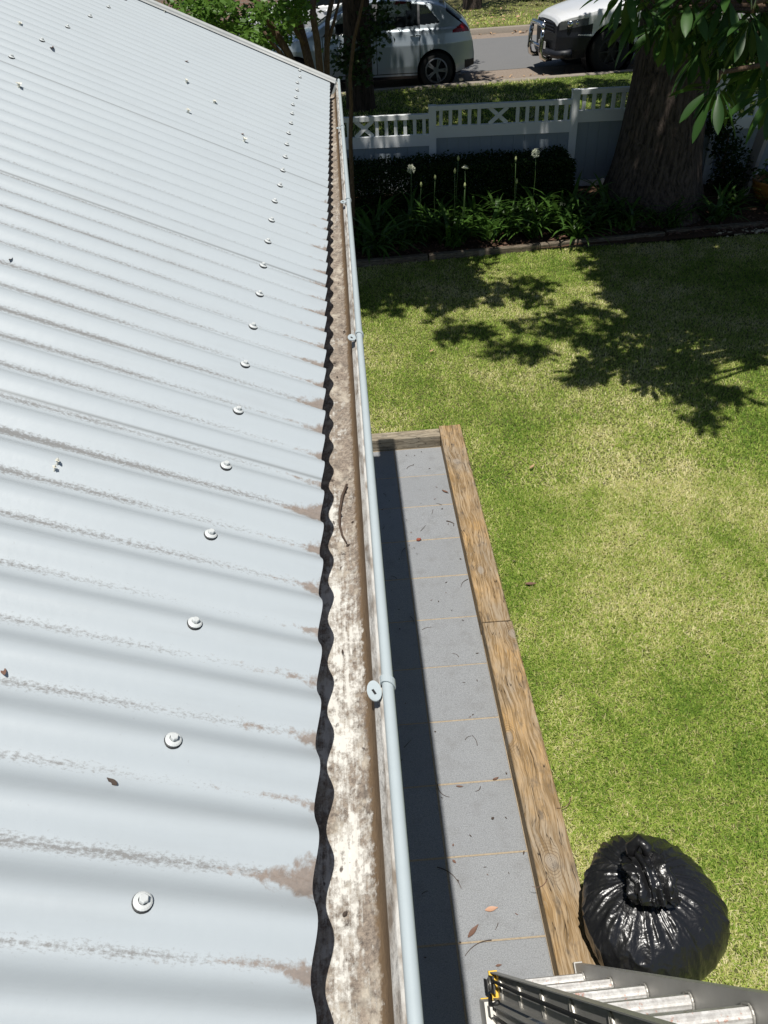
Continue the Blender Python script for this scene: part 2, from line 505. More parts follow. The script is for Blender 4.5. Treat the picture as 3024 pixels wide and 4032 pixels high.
M['dirt'] = ground_material('dusty_shoulder', (.29, .235, .19), (.25, .205, .165), (.19, .15, .12))
M['asphalt'] = ground_material('asphalt', (.165, .165, .165), (.185, .183, .18), (.14, .14, .14), 2, .2, .85)
M['kerb'] = ground_material('old_concrete', (.33, .29, .24), (.28, .245, .205), (.22, .19, .16), 2, .2)
M['far'] = ground_material('far_ground', (.10, .11, .045), (.14, .125, .06), (.08, .09, .03), .2)
M['fence'] = simple('white_fence_paint', (.74, .76, .77), .55, 0, .06, 6)
M['fencepanel'] = simple('grey_fence_paint', (.28, .325, .36), .65, 0, .07, 6)
M['bark'] = bark_material('furrowed_bark', (.026, .021, .018), (.115, .09, .076))
M['bark2'] = bark_material('dark_street_tree_bark', (.03, .022, .018), (.095, .068, .052))
M['stem'] = bark_material('smooth_brown_stem', (.075, .05, .035), (.17, .115, .08), 4)
M['crown'] = leaf_mat('dense_crown_leaf', (.025, .055, .012), (.06, .11, .025), .12)
M['bright'] = leaf_mat('fresh_green_leaf', (.05, .12, .018), (.13, .24, .04), .35)
M['bigleaf'] = leaf_mat('large_glossy_leaf', (.018, .050, .011), (.046, .11, .021), .20, .42, .3)
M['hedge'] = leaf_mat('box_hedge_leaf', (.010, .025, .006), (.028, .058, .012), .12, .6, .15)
M['strap'] = leaf_mat('strap_leaf', (.03, .075, .014), (.085, .17, .03), .25, .38)
M['umbel'] = simple('cream_flower', (.62, .64, .52), .6, 0, .1, 60)
M['bud'] = simple('pale_green_bud', (.40, .44, .20), .6, 0, .1, 60)
M['flowerstem'] = simple('flower_stem_green', (.045, .085, .022), .5, 0, .1, 20)
M['bag'] = bag_material()
M['alu'] = simple('worn_aluminium', (.47, .46, .44), .5, .4, .18, 14)
def rung_mat():
    t = NT('paint_splashed_aluminium')
    P = t.objc()
    n = t.noise(P, 55, 4, .7)
    c = t.mix(t.ramp(n, [(.35, 0.0), (.6, 1.0)]), (.70, .69, .67), (.50, .48, .46))
    c = t.mix(t.ramp(t.noise(P, 42, 5, .75), [(.60, 0.0), (.66, .8)]), c, (.50, .24, .17))
    c = t.mix(t.ramp(t.noise(P, 30, 5, .7), [(.60, 0.0), (.67, .6)]), c, (.85, .84, .82))
    t.col(c); t.rough(.5).metal(.2); t.bump(n, .15, .002)
    return t.m
M['rung'] = rung_mat()
M['alu_light'] = simple('silver_foot_cap', (.52, .50, .46), .45, .5, .12, 30)
M['yellow'] = simple('yellow_end_cap', (.75, .47, .02), .45, 0, .1, 60)
M['black'] = simple('black_rubber', (.018, .018, .018), .55, 0, .2, 60)
M['pulley'] = simple('zinc_plate', (.30, .29, .27), .4, .8, .1, 60)
M['leafdark'] = simple('dark_dry_leaf', (.055, .038, .028), .8, 0, .35, 60)
M['leafpink'] = simple('peach_fallen_leaf', (.50, .29, .19), .6, 0, .2, 30)
M['leafbrown'] = simple('brown_fallen_leaf', (.15, .08, .055), .7, 0, .3, 60)
M['leaftan'] = simple('tan_fallen_leaf', (.42, .27, .15), .7, 0, .3, 60)
M['red'] = simple('rust_red_bract', (.24, .06, .035), .7, 0, .3, 60)
M['twig'] = simple('dry_twig', (.075, .05, .036), .8, 0, .3, 60)
M['petal'] = simple('cream_petal', (.74, .72, .63), .6, 0, .1, 200)
M['silver'] = paint_car('silver_car_paint', (.44, .50, .55), .35)
M['whitecar'] = paint_car('white_car_paint', (.74, .75, .76), .0)
M['glass'] = glass_car('car_glass')
M['tyre'] = simple('tyre_rubber', (.012, .012, .012), .8, 0, .2, 30)
M['rim'] = simple('alloy_rim', (.32, .32, .33), .35, .6, .1, 30)
M['rimdark'] = simple('dark_steel_rim', (.03, .03, .03), .5, .5, .1, 30)
M['plastic'] = simple('black_bumper_plastic', (.009, .011, .017), .5, 0, .15, 30)
M['seam'] = simple('dark_door_gap', (.03, .03, .03), .7)
M['chrome'] = simple('polished_steel', (.72, .72, .72), .14, 1.0, .03, 10)
M['lens'] = simple('clear_lamp_lens', (.16, .17, .18), .12, .3, .25, 14)
M['redlens'] = simple('red_lamp_lens', (.22, .012, .018), .15, 0, .15, 14)
M['brick'] = None
M['orange'] = simple('ochre_glazed_pot', (.30, .125, .022), .5, 0, .2, 14)
M['blue'] = simple('blue_petals', (.10, .11, .36), .6, 0, .3, 50)
M['pebble'] = simple('pale_pebble', (.42, .37, .27), .8, 0, .25, 30)
M['palestone'] = simple('pale_weathered_timber', (.33, .30, .28), .8, 0, .15, 12)

def brick_mat():
    t = NT('pink_brick')
    b = t.n.new('ShaderNodeTexBrick'); b.inputs['Scale'].default_value = 3.2
    b.inputs['Color1'].default_value = (.42, .25, .20, 1); b.inputs['Color2'].default_value = (.52, .34, .28, 1)
    b.inputs['Mortar'].default_value = (.42, .37, .33, 1); b.inputs['Mortar Size'].default_value = .03
    mp = t.n.new('ShaderNodeMapping'); mp.inputs['Rotation'].default_value = (PI / 2, 0, 0)
    t.link(t.objc(), mp.inputs[0]); t.link(mp.outputs[0], b.inputs['Vector'])
    t.col(b.outputs['Color']); t.rough(.85)
    return t.m
M['brick'] = brick_mat()

# ------------------------------------------------------------------ setting: ground levels
def sheet(name, xs, ys, zf, mat, kind='structure', nx=40, ny=40):
    X = np.linspace(*xs, nx); Y = np.linspace(*ys, ny)
    gx, gy = np.meshgrid(X, Y)
    V = np.stack([gx, gy, zf(gx, gy)], -1).reshape(-1, 3)
    i = np.arange(nx - 1)[None, :] + np.arange(ny - 1)[:, None] * nx
    Fq = np.stack([i, i + 1, i + 1 + nx, i + nx], -1).reshape(-1, 4)
    o = np_mesh(name, V, Fq, mat, smooth=True)
    tag(o, kind=kind); return o

LAWN_Z = .075
def lawn_z(x, y):
    return LAWN_Z + .012 * fbm(x, y, 0, 1.6, 3) + 0 * x
KY = lambda x: 15.80 + .045 * x      # kerb line of the street
g = sheet('ground', (-400, 400), (-400, 400), lambda x, y: 0 * x - .16, M['far'], nx=3, ny=3)
# lawn: right of the path and beyond its end
sheet('lawn', (.745, 9), (-3, 5.03), lawn_z, M['lawn'], nx=60, ny=60)
sheet('lawn', (-9, 9), (5.006, 8.62), lambda x, y: lawn_z(x, y) + .002, M['lawn'], nx=90, ny=40)
bedz = lambda x, y: .10 + np.clip((y - 8.62) / 1.8, 0, 1) * .18
sheet('garden_bed', (-9, 9), (8.60, 10.9), lambda x, y: bedz(x, y) + .018 * fbm(x, y, 0, 9, 5), M['soil'], nx=200, ny=40)
vergez = lambda x, y: .28 + np.clip((y - 10.6) / 5.0, 0, 1) * .25
sheet('verge', (-14, 14), (10.7, 16.6), lambda x, y: np.where(y > KY(x) - .03, .25, vergez(x, y) + .02 * fbm(x, y, 0, 1.2, 8)), M['verge'], nx=90, ny=60)

def strip(name, y0, y1, z0, z1, mat, x0=-40, x1=40, n=60):
    xs = np.linspace(x0, x1, n)
    V = np.concatenate([np.stack([xs, KY(xs) + y0, 0 * xs + z0], -1), np.stack([xs, KY(xs) + y1, 0 * xs + z1], -1)])
    i = np.arange(n - 1); Fq = np.stack([i, i + 1, i + 1 + n, i + n], -1)
    o = np_mesh(name, V, Fq, mat); tag(o, kind='structure'); return o
def kerb(y0, y1, z0, z1):
    xs = np.linspace(-40, 40, 60); n = 60
    prof = [(y0, z0), (y0, z1 - .015), (y0 + .02, z1), (y1 - .03, z1), (y1, z1 - .03), (y1, z0)]
    V = np.concatenate([np.stack([xs, KY(xs) + a, 0 * xs + b], -1) for a, b in prof])
    i = np.arange(n - 1)
    Fq = np.concatenate([np.stack([i + k * n, i + 1 + k * n, i + 1 + (k + 1) * n, i + (k + 1) * n], -1) for k in range(len(prof) - 1)])
    o = np_mesh('kerb', V, Fq, M['kerb']); tag(o, kind='structure')
kerb(-.02, .14, .3, .55)
strip('road_shoulder', .13, 1.75, .415, .43, M['dirt'])
strip('road', 1.74, 6.0, .434, .44, M['asphalt'])
strip('road_shoulder', 5.99, 6.75, .436, .43, M['dirt'])
kerb(6.74, 6.92, .3, .56)
strip('far_verge', 6.91, 16.5, .545, .60, M['dryverge'])

# paving: individual slabs over a sandy bed, one structure
pb = MB()
SL = .3577; J = .0068
y = 4.905; rowi = 0
while y > -1.2:
    y1 = y - SL
    for (xa, xb) in ((-.52, -.148), (-.148, .214), (.214, .581)):
        dz = random.uniform(-.0012, .0012)
        x0, x1, ya, yb = xa + J / 2, xb - J / 2, y1 + J / 2, y - J / 2
        b = .0035
        pb.add([(x0, ya, -.03), (x1, ya, -.03), (x1, yb, -.03), (x0, yb, -.03),
                (x0, ya, -b + dz), (x1, ya, -b + dz), (x1, yb, -b + dz), (x0, yb, -b + dz),
                (x0 + b, ya + b, dz), (x1 - b, ya + b, dz), (x1 - b, yb - b, dz), (x0 + b, yb - b, dz)],
               [(0, 1, 5, 4), (1, 2, 6, 5), (2, 3, 7, 6), (3, 0, 4, 7), (4, 5, 9, 8), (5, 6, 10, 9), (6, 7, 11, 10), (7, 4, 8, 11), (8, 9, 10, 11)])
    y = y1
tag(pb.build('path', M['paving']), kind='structure')
sheet('path_bed', (-.55, .60), (-1.5, 4.95), lambda x, y: 0 * x - .0032, M['grout'], nx=4, ny=8)

# ------------------------------------------------------------------ house
TH = math.radians(24.4)
ct, st_ = math.cos(TH), math.sin(TH)
PITCH = .0762; Y0 = .490
EDGE = lambda y: -.0820 + .0094 * y
ZE = 2.63
Y_NEAR, Y_FAR, SLOPE = -1.4, 4.215, 3.4
house = empty('house', (-2.2, 1.5, 0))
tag(house, 'house with a pale grey corrugated metal roof and a dirty open gutter', 'house')
HI = Matrix.Translation((2.2, -1.5, 0))
def hpart(o, parent=house):
    o.parent = parent
    o.matrix_parent_inverse = HI if parent is house else Matrix.Identity(4)
    return o

npp = 16
ny = int((Y_FAR - Y_NEAR) / PITCH * npp) + 1
ys = np.linspace(Y_NEAR, Y_FAR, ny)
ss = np.array([0, .02, .05, .1, .16, .25, .4, .6, .9, 1.3, 1.8, 2.4, SLOPE])
def roof_pt(s, y, h):
    e = EDGE(y)
    return np.stack([e - s * ct + h * st_, y + 0 * s, ZE + s * st_ + h * ct], -1)
gy, gs = np.meshgrid(ys, ss)
phs = (gy - Y0) / PITCH
ph = phs - np.round(phs)
h = .0087 * (1 - np.cos(2 * PI * phs))
top = roof_pt(gs, gy, h).reshape(-1, 3)
bot = roof_pt(gs, gy, h - .0022).reshape(-1, 3)
nS = len(ss)
i = np.arange(ny - 1)[None, :] + np.arange(nS - 1)[:, None] * ny
Ft = np.stack([i, i + ny, i + ny + 1, i + 1], -1).reshape(-1, 4)
nv = len(top)
Fb = Ft[:, ::-1] + nv
e = np.arange(ny - 1)
lipv = np.concatenate([top[:ny], bot[:ny]])
Fe = np.stack([e, e + 1, e + 1 + ny, e + ny], -1) + 2 * nv
roof = np_mesh('roof_sheet', np.concatenate([top, bot, lipv]), np.concatenate([Ft, Fb, Fe]), M['roof'], smooth=True,
               attrs={'s': np.concatenate([gs.ravel(), gs.ravel(), np.zeros(2 * ny)])})
hpart(roof)

# screws: washer, dome and hexagon head, normal to the sheet
def screw_mesh():
    b = MB()
    b.lathe([(.0078, .0008), (.0080, .0020), (.0066, .0030), (.0048, .0034)], n=20)
    b.lathe([(.0048, .0034), (.0044, .0036), (.0042, .0040)], n=20)
    pts = [(.0040 * math.cos(k * PI / 3), .0040 * math.sin(k * PI / 3)) for k in range(6)]
    v = [(x, y, .0030) for x, y in pts] + [(x, y, .0072) for x, y in pts] + [(x * .82, y * .82, .0080) for x, y in pts]
    f = [(k, (k + 1) % 6, 6 + (k + 1) % 6, 6 + k) for k in range(6)] + [(6 + k, 6 + (k + 1) % 6, 12 + (k + 1) % 6, 12 + k) for k in range(6)] + [tuple(range(12, 18))]
    b.add(v, f)
    me = bpy.data.meshes.new('roof_screw'); me.from_pydata(b.v, [], b.f); me.materials.append(M['screw']); me.update()
    return me
SCR = screw_mesh()
def seal_mesh():
    b = MB(); b.lathe([(.0084, -.0025), (.0086, .0004), (.0076, .0010), (.0, .0010)], n=20)
    me = bpy.data.meshes.new('sealing_washer'); me.from_pydata(b.v, [], b.f); me.materials.append(M['black']); me.update(); return me
SEAL = seal_mesh()
def put_screw(s, y):
    y = Y0 - PITCH / 2 + round((y - (Y0 - PITCH / 2)) / PITCH) * PITCH
    p = roof_pt(np.array(s), np.array(y), np.array(.0176))
    o = bpy.data.objects.new('roof_screw', SCR); COL.objects.link(o)
    o.location = p; o.rotation_euler = (random.uniform(-.05, .05), TH + random.uniform(-.06, .06), random.uniform(0, 1))
    o.rotation_euler = (Matrix.Rotation(TH, 3, 'Y') @ Matrix.Rotation(random.uniform(0, 1), 3, 'Z')).to_euler()
    o.parent = roof
    w = bpy.data.objects.new('sealing_washer', SEAL); COL.objects.link(w); w.location = o.location; w.rotation_euler = (0, TH, 0); w.parent = roof
for k in range(-1, 26):
    yy = .300 + .1524 * k
    if yy < 4.12:
        put_screw(.148 + random.uniform(-.004, .004), yy)
for k in range(6):
    put_screw(.93 + random.uniform(-.01, .01), 2.504 + .304 * k)

# barge capping along the far rake
bc = MB()
prof = [(4.170, .0170), (4.178, .0190), (4.190, .0195)]
for a in np.linspace(PI * 1.0, -.6 * PI, 12):
    prof.append((4.202 + .012 * math.cos(a), .022 + .012 * math.sin(a)))
prof += [(4.214, .0), (4.218, -.10), (4.213, -.10)]
vs = []
S2 = [-.024, .5, 1.2, 2.2, SLOPE]
for s in S2:
    for (yy, hh) in prof:
        vs.append(tuple(roof_pt(np.array(float(s)), np.array(yy), np.array(hh))))
n = len(prof)
fs = [(a * n + k, a * n + k + 1, (a + 1) * n + k + 1, (a + 1) * n + k) for a in range(len(S2) - 1) for k in range(n - 1)]
fs.append(tuple(range(n)))
bc.add(vs, fs)
hpart(bc.build('barge_capping', simple('dusty_barge_paint', (.40, .41, .40), .5, 0, .2, 25), smooth=True))

# gutter
G0, G1 = -1.4, 4.33
inner = [(-.1125, 2.612), (-.112, 2.566), (-.107, 2.561), (-.075, 2.560), (-.045, 2.5605), (-.030, 2.562), (-.0215, 2.567), (-.0165, 2.578), (-.0132, 2.595), (-.0122, 2.603), (-.0062, 2.6065), (-.0056, 2.616)]
outer = [(-.0030, 2.616), (.0052, 2.6145), (.006, 2.585), (.0035, 2.572), (-.008, 2.560), (-.028, 2.5545), (-.114, 2.5545), (-.1145, 2.612)]
gys = np.linspace(G0, G1, 420)
def ext(prof, ysa, wob=0.0):
    V = []
    for (x, z) in prof:
        V.append(np.stack([x + 0 * ysa, ysa, z + 0 * ysa], -1))
    V = np.stack(V, 1).reshape(-1, 3); n = len(prof); m = len(ysa)
    i = np.arange(n - 1)[None, :] + np.arange(m - 1)[:, None] * n
    return V, np.stack([i, i + n, i + n + 1, i + 1], -1).reshape(-1, 4)
V, Fq = ext(inner + outer + [inner[0]], gys)
nP = len(inner) + len(outer) + 1
col = np.tile(np.arange(nP), len(gys))
bump = (col >= 3) & (col <= 6)
V[bump, 2] += .0012 * (1 + fbm(V[bump, 0] * 3, V[bump, 1], 0, 40, 4))
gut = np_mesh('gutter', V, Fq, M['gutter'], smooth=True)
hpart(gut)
bead = MB()
bp = [(.0045 + .0068 * math.cos(a), 2.6232 + .0068 * math.sin(a)) for a in np.linspace(PI * 1.15, -PI * .75, 18)]
V, Fq = ext(bp, np.linspace(G0, G1, 60))
bd = np_mesh('gutter_bead', V, Fq, M['trim'], gut, smooth=True)
es = MB()
es.add([(x, 4.331, z) for x, z in inner] , [tuple(range(len(inner)))])
es.add([(x, 4.334, z) for x, z in inner], [tuple(range(len(inner) - 1, -1, -1))])
es.bar((-.1125, 4.3325, 2.613), (-.004, 4.3325, 2.617), .008, .006)
es.build('gutter_end_cap', M['trim'], gut)
# spring clips over the bead
def clip(yc):
    b = MB()
    A_ = np.linspace(PI * 1.05, -PI * .55, 18); vs = []
    for a in A_:
        for rr_, yy in ((.0074, -.0048), (.0074, .0048), (.0090, .0048), (.0090, -.0048)):
            vs.append((.0045 + rr_ * math.cos(a), yc + yy - .003 * math.cos(a), 2.6234 + rr_ * math.sin(a)))
    fs = [(4 * k + j, 4 * k + (j + 1) % 4, 4 * k + 4 + (j + 1) % 4, 4 * k + 4 + j) for k in range(17) for j in range(4)] + [(0, 1, 2, 3), (71, 70, 69, 68)]
    b.add(vs, fs)
    # flat tongue reaching into the gutter
    n = 18; vs = []
    for zz in (0, .0016):
        for k in range(n):
            a = 2 * PI * k / n
            u = .0085 * math.cos(a); w = .0145 * math.sin(a)
            vs.append((-.0115 + u, yc - .010 + w - u * .25, 2.6225 - abs(u) * .1 + zz))
    b.add(vs, [tuple(range(n - 1, -1, -1)), tuple(range(n, 2 * n))] + [(k, (k + 1) % n, n + (k + 1) % n, n + k) for k in range(n)])
    o = b.build('gutter_clip', M['trim'], gut)
    hm = MB(); hm.box((-.0118, yc - .012, 2.6243), (.0026, .0075, .0004), Matrix.Rotation(.45, 3, 'Z'))
    hm.build('clip_slot', M['black'], o)
for yc in (.568, 1.473, 2.380, 3.325):
    clip(yc)
# fascia, soffit, walls
fb = MB(); fb.span(-.135, -.1165, -1.4, 4.2, 2.44, 2.618)
hpart(fb.build('fascia', M['trim']))
fb = MB(); fb.span(-.58, -.136, -1.4, 4.2, 2.445, 2.455)
hpart(fb.build('soffit', M['wall']))
wb = MB()
def gable_prism(y0, y1):
    p = [(-.56, -.1), (-.56, 2.44), (-3.0, 2.60 + 2.35 * st_ / ct), (-3.0, -.1)]
    n = 4
    wb.add([(x, y0, z) for x, z in p] + [(x, y1, z) for x, z in p], [(0, 1, 2, 3), (7, 6, 5, 4)] + [(k, k + 4, (k + 1) % 4 + 4, (k + 1) % 4) for k in range(4)])
gable_prism(-1.35, 4.05)
hpart(wb.build('wall', M['wall']))

# ------------------------------------------------------------------ timber sleepers round the path
def plank(name, x0, x1, y0, y1, z0, z1, mat, label, bev=.008, seed=0, nx=12, axis='y', rz=0):
    """subdivided, slightly worn and bowed beam"""
    L = (y1 - y0) if axis == 'y' else (x1 - x0)
    nl = max(8, int(L / .05))
    c = ((x0 + x1) / 2, (y0 + y1) / 2, z0)
    w = (x1 - x0) if axis == 'y' else (y1 - y0); hgt = z1 - z0
    ring = []
    def arc(cx, cz, a0):
        return [(cx + bev * math.cos(a0 + k * PI / 8), cz + bev * math.sin(a0 + k * PI / 8)) for k in range(5)]
    ring += [(w / 2, z) for z in (0, hgt * .5)]
    ring += arc(w / 2 - bev, hgt - bev, 0)
    ring += [(t * (w / 2 - bev), hgt) for t in np.linspace(.85, -.85, nx)]
    ring += arc(-w / 2 + bev, hgt - bev, PI / 2)
    ring += [(-w / 2, z) for z in (hgt * .5, 0)]
    ring = np.array(ring); n = len(ring)
    ls = np.linspace(-L / 2, L / 2, nl)
    A = np.repeat(ls, n); R = np.tile(ring, (nl, 1))
    off = .0035 * fbm(A * 1.0, R[:, 0] * 4, R[:, 1] * 4, 5, seed) + .0025 * fbm(A, R[:, 0] * 30, 0, 3, seed + 1)
    u = R[:, 0] * (1 + off * 1.5) + .004 * fbm(A, 0, 0, 1.5, seed + 2)
    z = R[:, 1] + off * (R[:, 1] > .01)
    V = np.stack([u, A, z], -1) if axis == 'y' else np.stack([A, -u, z], -1)
    i = np.arange(n - 1)[None, :] + np.arange(nl - 1)[:, None] * n
    Fq = np.stack([i, i + 1, i + 1 + n, i + n], -1).reshape(-1, 4)
    me_v = [tuple(p) for p in V]; faces = [tuple(q) for q in Fq] + [tuple(range(n)), tuple(range(n * (nl - 1), n * nl))][::1]
    b = MB(); b.add(me_v, faces)
    o = b.build(name, mat, smooth=False, loc=c)
    o.rotation_euler = (0, 0, rz)
    tag(o, label, 'timber sleeper')
    return o
plank('timber_sleeper', .576, .744, 2.968, 5.04, -.06, .102, M['timber'], 'long weathered timber sleeper edging the lawn at the far end of the grey path', seed=3)
plank('timber_sleeper', .578, .749, -.9, 2.962, -.06, .100, M['timber'], 'long golden timber sleeper between the grey path and the black bag', seed=9)
plank('timber_sleeper', -.55, .572, 4.905, 5.012, -.06, .096, M['timber_end'], 'short greyed timber sleeper closing off the far end of the paved path', seed=14, axis='x')

# ------------------------------------------------------------------ lawn grass
def blades(name, n, xr, yr, keep, zf, ln, wd, mat, seed, kind='stuff', dens=None):
    r = np.random.default_rng(seed)
    x = r.uniform(*xr, n); y = r.uniform(*yr, n)
    k = keep(x, y); x = x[k]; y = y[k]; n = len(x)
    z = zf(x, y)
    L = r.uniform(.6, 1.25, n) * ln(x, y); W = r.uniform(.7, 1.2, n) * wd(x, y)
    a = r.uniform(0, 2 * PI, n); tilt = r.uniform(.45, 1.42, n)
    d = np.stack([np.cos(a), np.sin(a)], -1); sd = np.stack([-d[:, 1], d[:, 0]], -1)
    b0 = np.stack([x, y, z], -1)
    def P(f, drop):
        q = b0.copy()
        q[:, :2] += d * (np.sin(tilt) * L * f)[:, None]
        q[:, 2] += np.cos(tilt) * L * f - drop * L * np.sin(tilt)
        return q
    m = P(.55, .02); tp = P(1.0, .22)
    s3 = np.concatenate([sd, np.zeros((n, 1))], 1)
    V = np.stack([b0 - s3 * W[:, None] / 2, b0 + s3 * W[:, None] / 2, m + s3 * W[:, None] * .45, m - s3 * W[:, None] * .45, tp + s3 * W[:, None] * .06, tp - s3 * W[:, None] * .06], 1).reshape(-1, 3)
    i = np.arange(n)[:, None] * 6
    Fq = np.concatenate([i + np.array([[0, 1, 2, 3]]), i + np.array([[3, 2, 4, 5]])])
    rn = np.repeat(np.clip(r.beta(1.8, 2.4, n), 0, 1), 6)
    o = np_mesh(name, V, Fq, mat, attrs={'rnd': rn})
    tag(o, kind=kind)
    return o
inpath = lambda x, y: (x < .752) & (y < 5.02)
clean = lambda x, y: ~inpath(x, y)
def inview(x, y):
    lim = .62 + y * .58
    return (x < lim + .35)
blades('grass', 300000, (.74, 3.4), (.3, 4.2), lambda x, y: clean(x, y) & inview(x, y), lawn_z, lambda x, y: .029 + 0 * x, lambda x, y: .0038 + 0 * x, M['grass'], 1)
blades('grass', 300000, (.0, 5.6), (4.2, 8.62), lambda x, y: clean(x, y) & inview(x, y) & (x > -.2), lawn_z, lambda x, y: .032 + 0 * x, lambda x, y: .0056 + 0 * x, M['grass'], 2)
blades('grass', 60000, (-4, .02), (5.02, 8.62), lambda x, y: x < .02, lawn_z, lambda x, y: .034 + 0 * x, lambda x, y: .008 + 0 * x, M['grass'], 6)
blades('grass', 120000, (.75, 7.5), (-2.2, 8.62), lambda x, y: (x > .62 + y * .58 + .3) | (y < .3), lawn_z, lambda x, y: .034 + 0 * x, lambda x, y: .008 + 0 * x, M['grass'], 7)
blades('grass', 700, (-.5, .9), (4.99, 5.08), lambda x, y: clean(x, y), lawn_z, lambda x, y: .035 + 0 * x, lambda x, y: .004 + 0 * x, M['grass'], 3)
blades('grass', 60000, (-2.0, 9.5), (10.75, 15.85), lambda x, y: (y < KY(x) - .02), vergez, lambda x, y: .06 + 0 * x, lambda x, y: .012 + 0 * x, M['grass'], 4)
blades('grass', 26000, (-3, 12), (22.75, 28), lambda x, y: (y > KY(x) + 6.95), lambda x, y: .55 + 0 * x, lambda x, y: .07 + 0 * x, lambda x, y: .02 + 0 * x, M['grass'], 5)
# ------------------------------------------------------------------ garden bed edging
def edging(x0, y0, x1, y1, label, seed):
    L = math.hypot(x1 - x0, y1 - y0)
    o = plank('edging_sleeper', -L / 2, L / 2, -.036, .036, 0, .095, M['timber_edge'], label, .012, seed, 6, 'x')
    o.location = ((x0 + x1) / 2, (y0 + y1) / 2, .05); o.rotation_euler = (0, 0, math.atan2(y1 - y0, x1 - x0))
    o['category'] = 'garden edging'
edging(-1.6, 8.40, .86, 8.56, 'old grey timber edging at the garden bed end nearest the gutter', 21)
edging(.875, 8.555, 3.62, 8.74, 'longest old grey timber edging in front of the strap-leaved plants and hedge', 22)
edging(3.66, 8.80, 5.05, 8.83, 'low timber edging half buried by pebbles right of the big trunk', 23)
edging(5.07, 8.84, 7.4, 8.86, 'timber edging at the right end of the garden bed', 24)

# ------------------------------------------------------------------ foliage helpers
def leaf_cloud(centers, radii, per, size, seed, asp=.5, up=.35, shape=None):
    """leaf quads (kite, folded) scattered in ellipsoids -> V, F(quads), rnd"""
    r = np.random.default_rng(seed)
    C = np.repeat(np.asarray(centers, float), per, 0); Rr = np.repeat(np.asarray(radii, float), per, 0)
    n = len(C)
    d = r.normal(size=(n, 3)); d /= np.linalg.norm(d, axis=1)[:, None]
    p = C + d * (r.uniform(0, 1, n) ** .45)[:, None] * Rr
    u = r.normal(size=(n, 3)); u[:, 2] *= .6; u[:, 2] -= .15; u /= np.linalg.norm(u, axis=1)[:, None]
    nn = r.normal(size=(n, 3)); nn[:, 2] = np.abs(nn[:, 2]) + up
    s = np.cross(u, nn); s /= np.linalg.norm(s, axis=1)[:, None] + 1e-9
    nrm = np.cross(s, u)
    L = (size * r.uniform(.65, 1.3, n))[:, None]; W = L * asp
    V = np.stack([p, p + u * L * .5 + s * W / 2 + nrm * L * .06, p + u * L - nrm * L * .08, p + u * L * .5 - s * W / 2 + nrm * L * .06], 1).reshape(-1, 3)
    Fq = (np.arange(n)[:, None] * 4 + np.arange(4)[None, :])
    cl = np.repeat(r.uniform(0, .5, len(centers)), per)
    rn = np.repeat(np.clip(cl + r.uniform(0, .5, n), 0, 1), 4)
    return V, Fq, rn
def foliage(name, centers, radii, per, size, seed, mat, parent, **kw):
    V, Fq, rn = leaf_cloud(centers, radii, per, size, seed, **kw)
    if parent is not None:
        V = V - np.array(parent.location)
    return np_mesh(name, V, Fq, mat, parent, attrs={'rnd': rn})

# ------------------------------------------------------------------ hedge
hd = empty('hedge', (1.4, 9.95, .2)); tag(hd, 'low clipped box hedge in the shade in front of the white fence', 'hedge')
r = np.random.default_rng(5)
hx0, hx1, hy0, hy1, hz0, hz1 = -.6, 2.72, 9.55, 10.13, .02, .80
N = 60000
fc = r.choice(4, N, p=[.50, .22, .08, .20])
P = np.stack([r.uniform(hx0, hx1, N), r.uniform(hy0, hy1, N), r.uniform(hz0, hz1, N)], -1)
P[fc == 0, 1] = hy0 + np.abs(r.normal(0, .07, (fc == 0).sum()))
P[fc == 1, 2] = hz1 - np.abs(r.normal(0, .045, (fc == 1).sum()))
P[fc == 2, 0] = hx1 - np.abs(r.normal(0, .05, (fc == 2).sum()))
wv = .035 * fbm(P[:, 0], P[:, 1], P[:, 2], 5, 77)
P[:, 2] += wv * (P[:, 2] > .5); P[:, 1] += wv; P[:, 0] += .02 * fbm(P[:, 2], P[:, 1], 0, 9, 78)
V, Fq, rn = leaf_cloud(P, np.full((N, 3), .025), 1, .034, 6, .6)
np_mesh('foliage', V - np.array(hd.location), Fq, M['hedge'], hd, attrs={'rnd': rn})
sp = MB()
for k in range(60):
    x = r.uniform(hx0, hx1 - .1); sp.tube([(x - 1.4, 9.85 - 9.95, -.05), (x - 1.4 + r.normal(0, .08), r.uniform(-.2, .1), .45)], [.008, .004], 5)
sp.build('stem', M['stem'], hd)

# ------------------------------------------------------------------ agapanthus
def strap_mesh(seed, n=34, R=.42):
    r = np.random.default_rng(seed); Vs = []; Fs = []; rn = []; b = 0
    for k in range(n):
        a = r.uniform(0, 2 * PI); L = r.uniform(.32, .62); el = r.uniform(.85, 1.5); w = r.uniform(.013, .021)
        d = np.array([math.cos(a), math.sin(a), 0]); s = np.array([-d[1], d[0], 0])
        p = np.array([r.normal(0, .035), r.normal(0, .035), 0.]); ang = el; c = r.uniform(0, 1)
        m = 8
        for i in range(m):
            t = i / (m - 1); ww = w * (1 - t ** 3) + .001
            up = np.array([0, 0, .004])
            Vs += [p - s * ww, p + s * ww + up * 0]; rn += [c, c]
            ang -= r.uniform(.10, .30) * (1.2 if t > .4 else .7)
            p = p + (d * math.cos(ang) + np.array([0, 0, math.sin(ang)])) * L / m
        for i in range(m - 1):
            Fs.append((b + 2 * i, b + 2 * i + 1, b + 2 * i + 3, b + 2 * i + 2))
        b += 2 * m
    V = np.array(Vs); V[:, 2] = np.maximum(V[:, 2], -.02)
    o = np_mesh('leaves', V, np.array(Fs), M['strap'], attrs={'rnd': np.array(rn)})
    me = o.data; bpy.data.objects.remove(o); return me
STRAPS = [strap_mesh(100 + k, 30 + 3 * k) for k in range(5)]
agn = 0
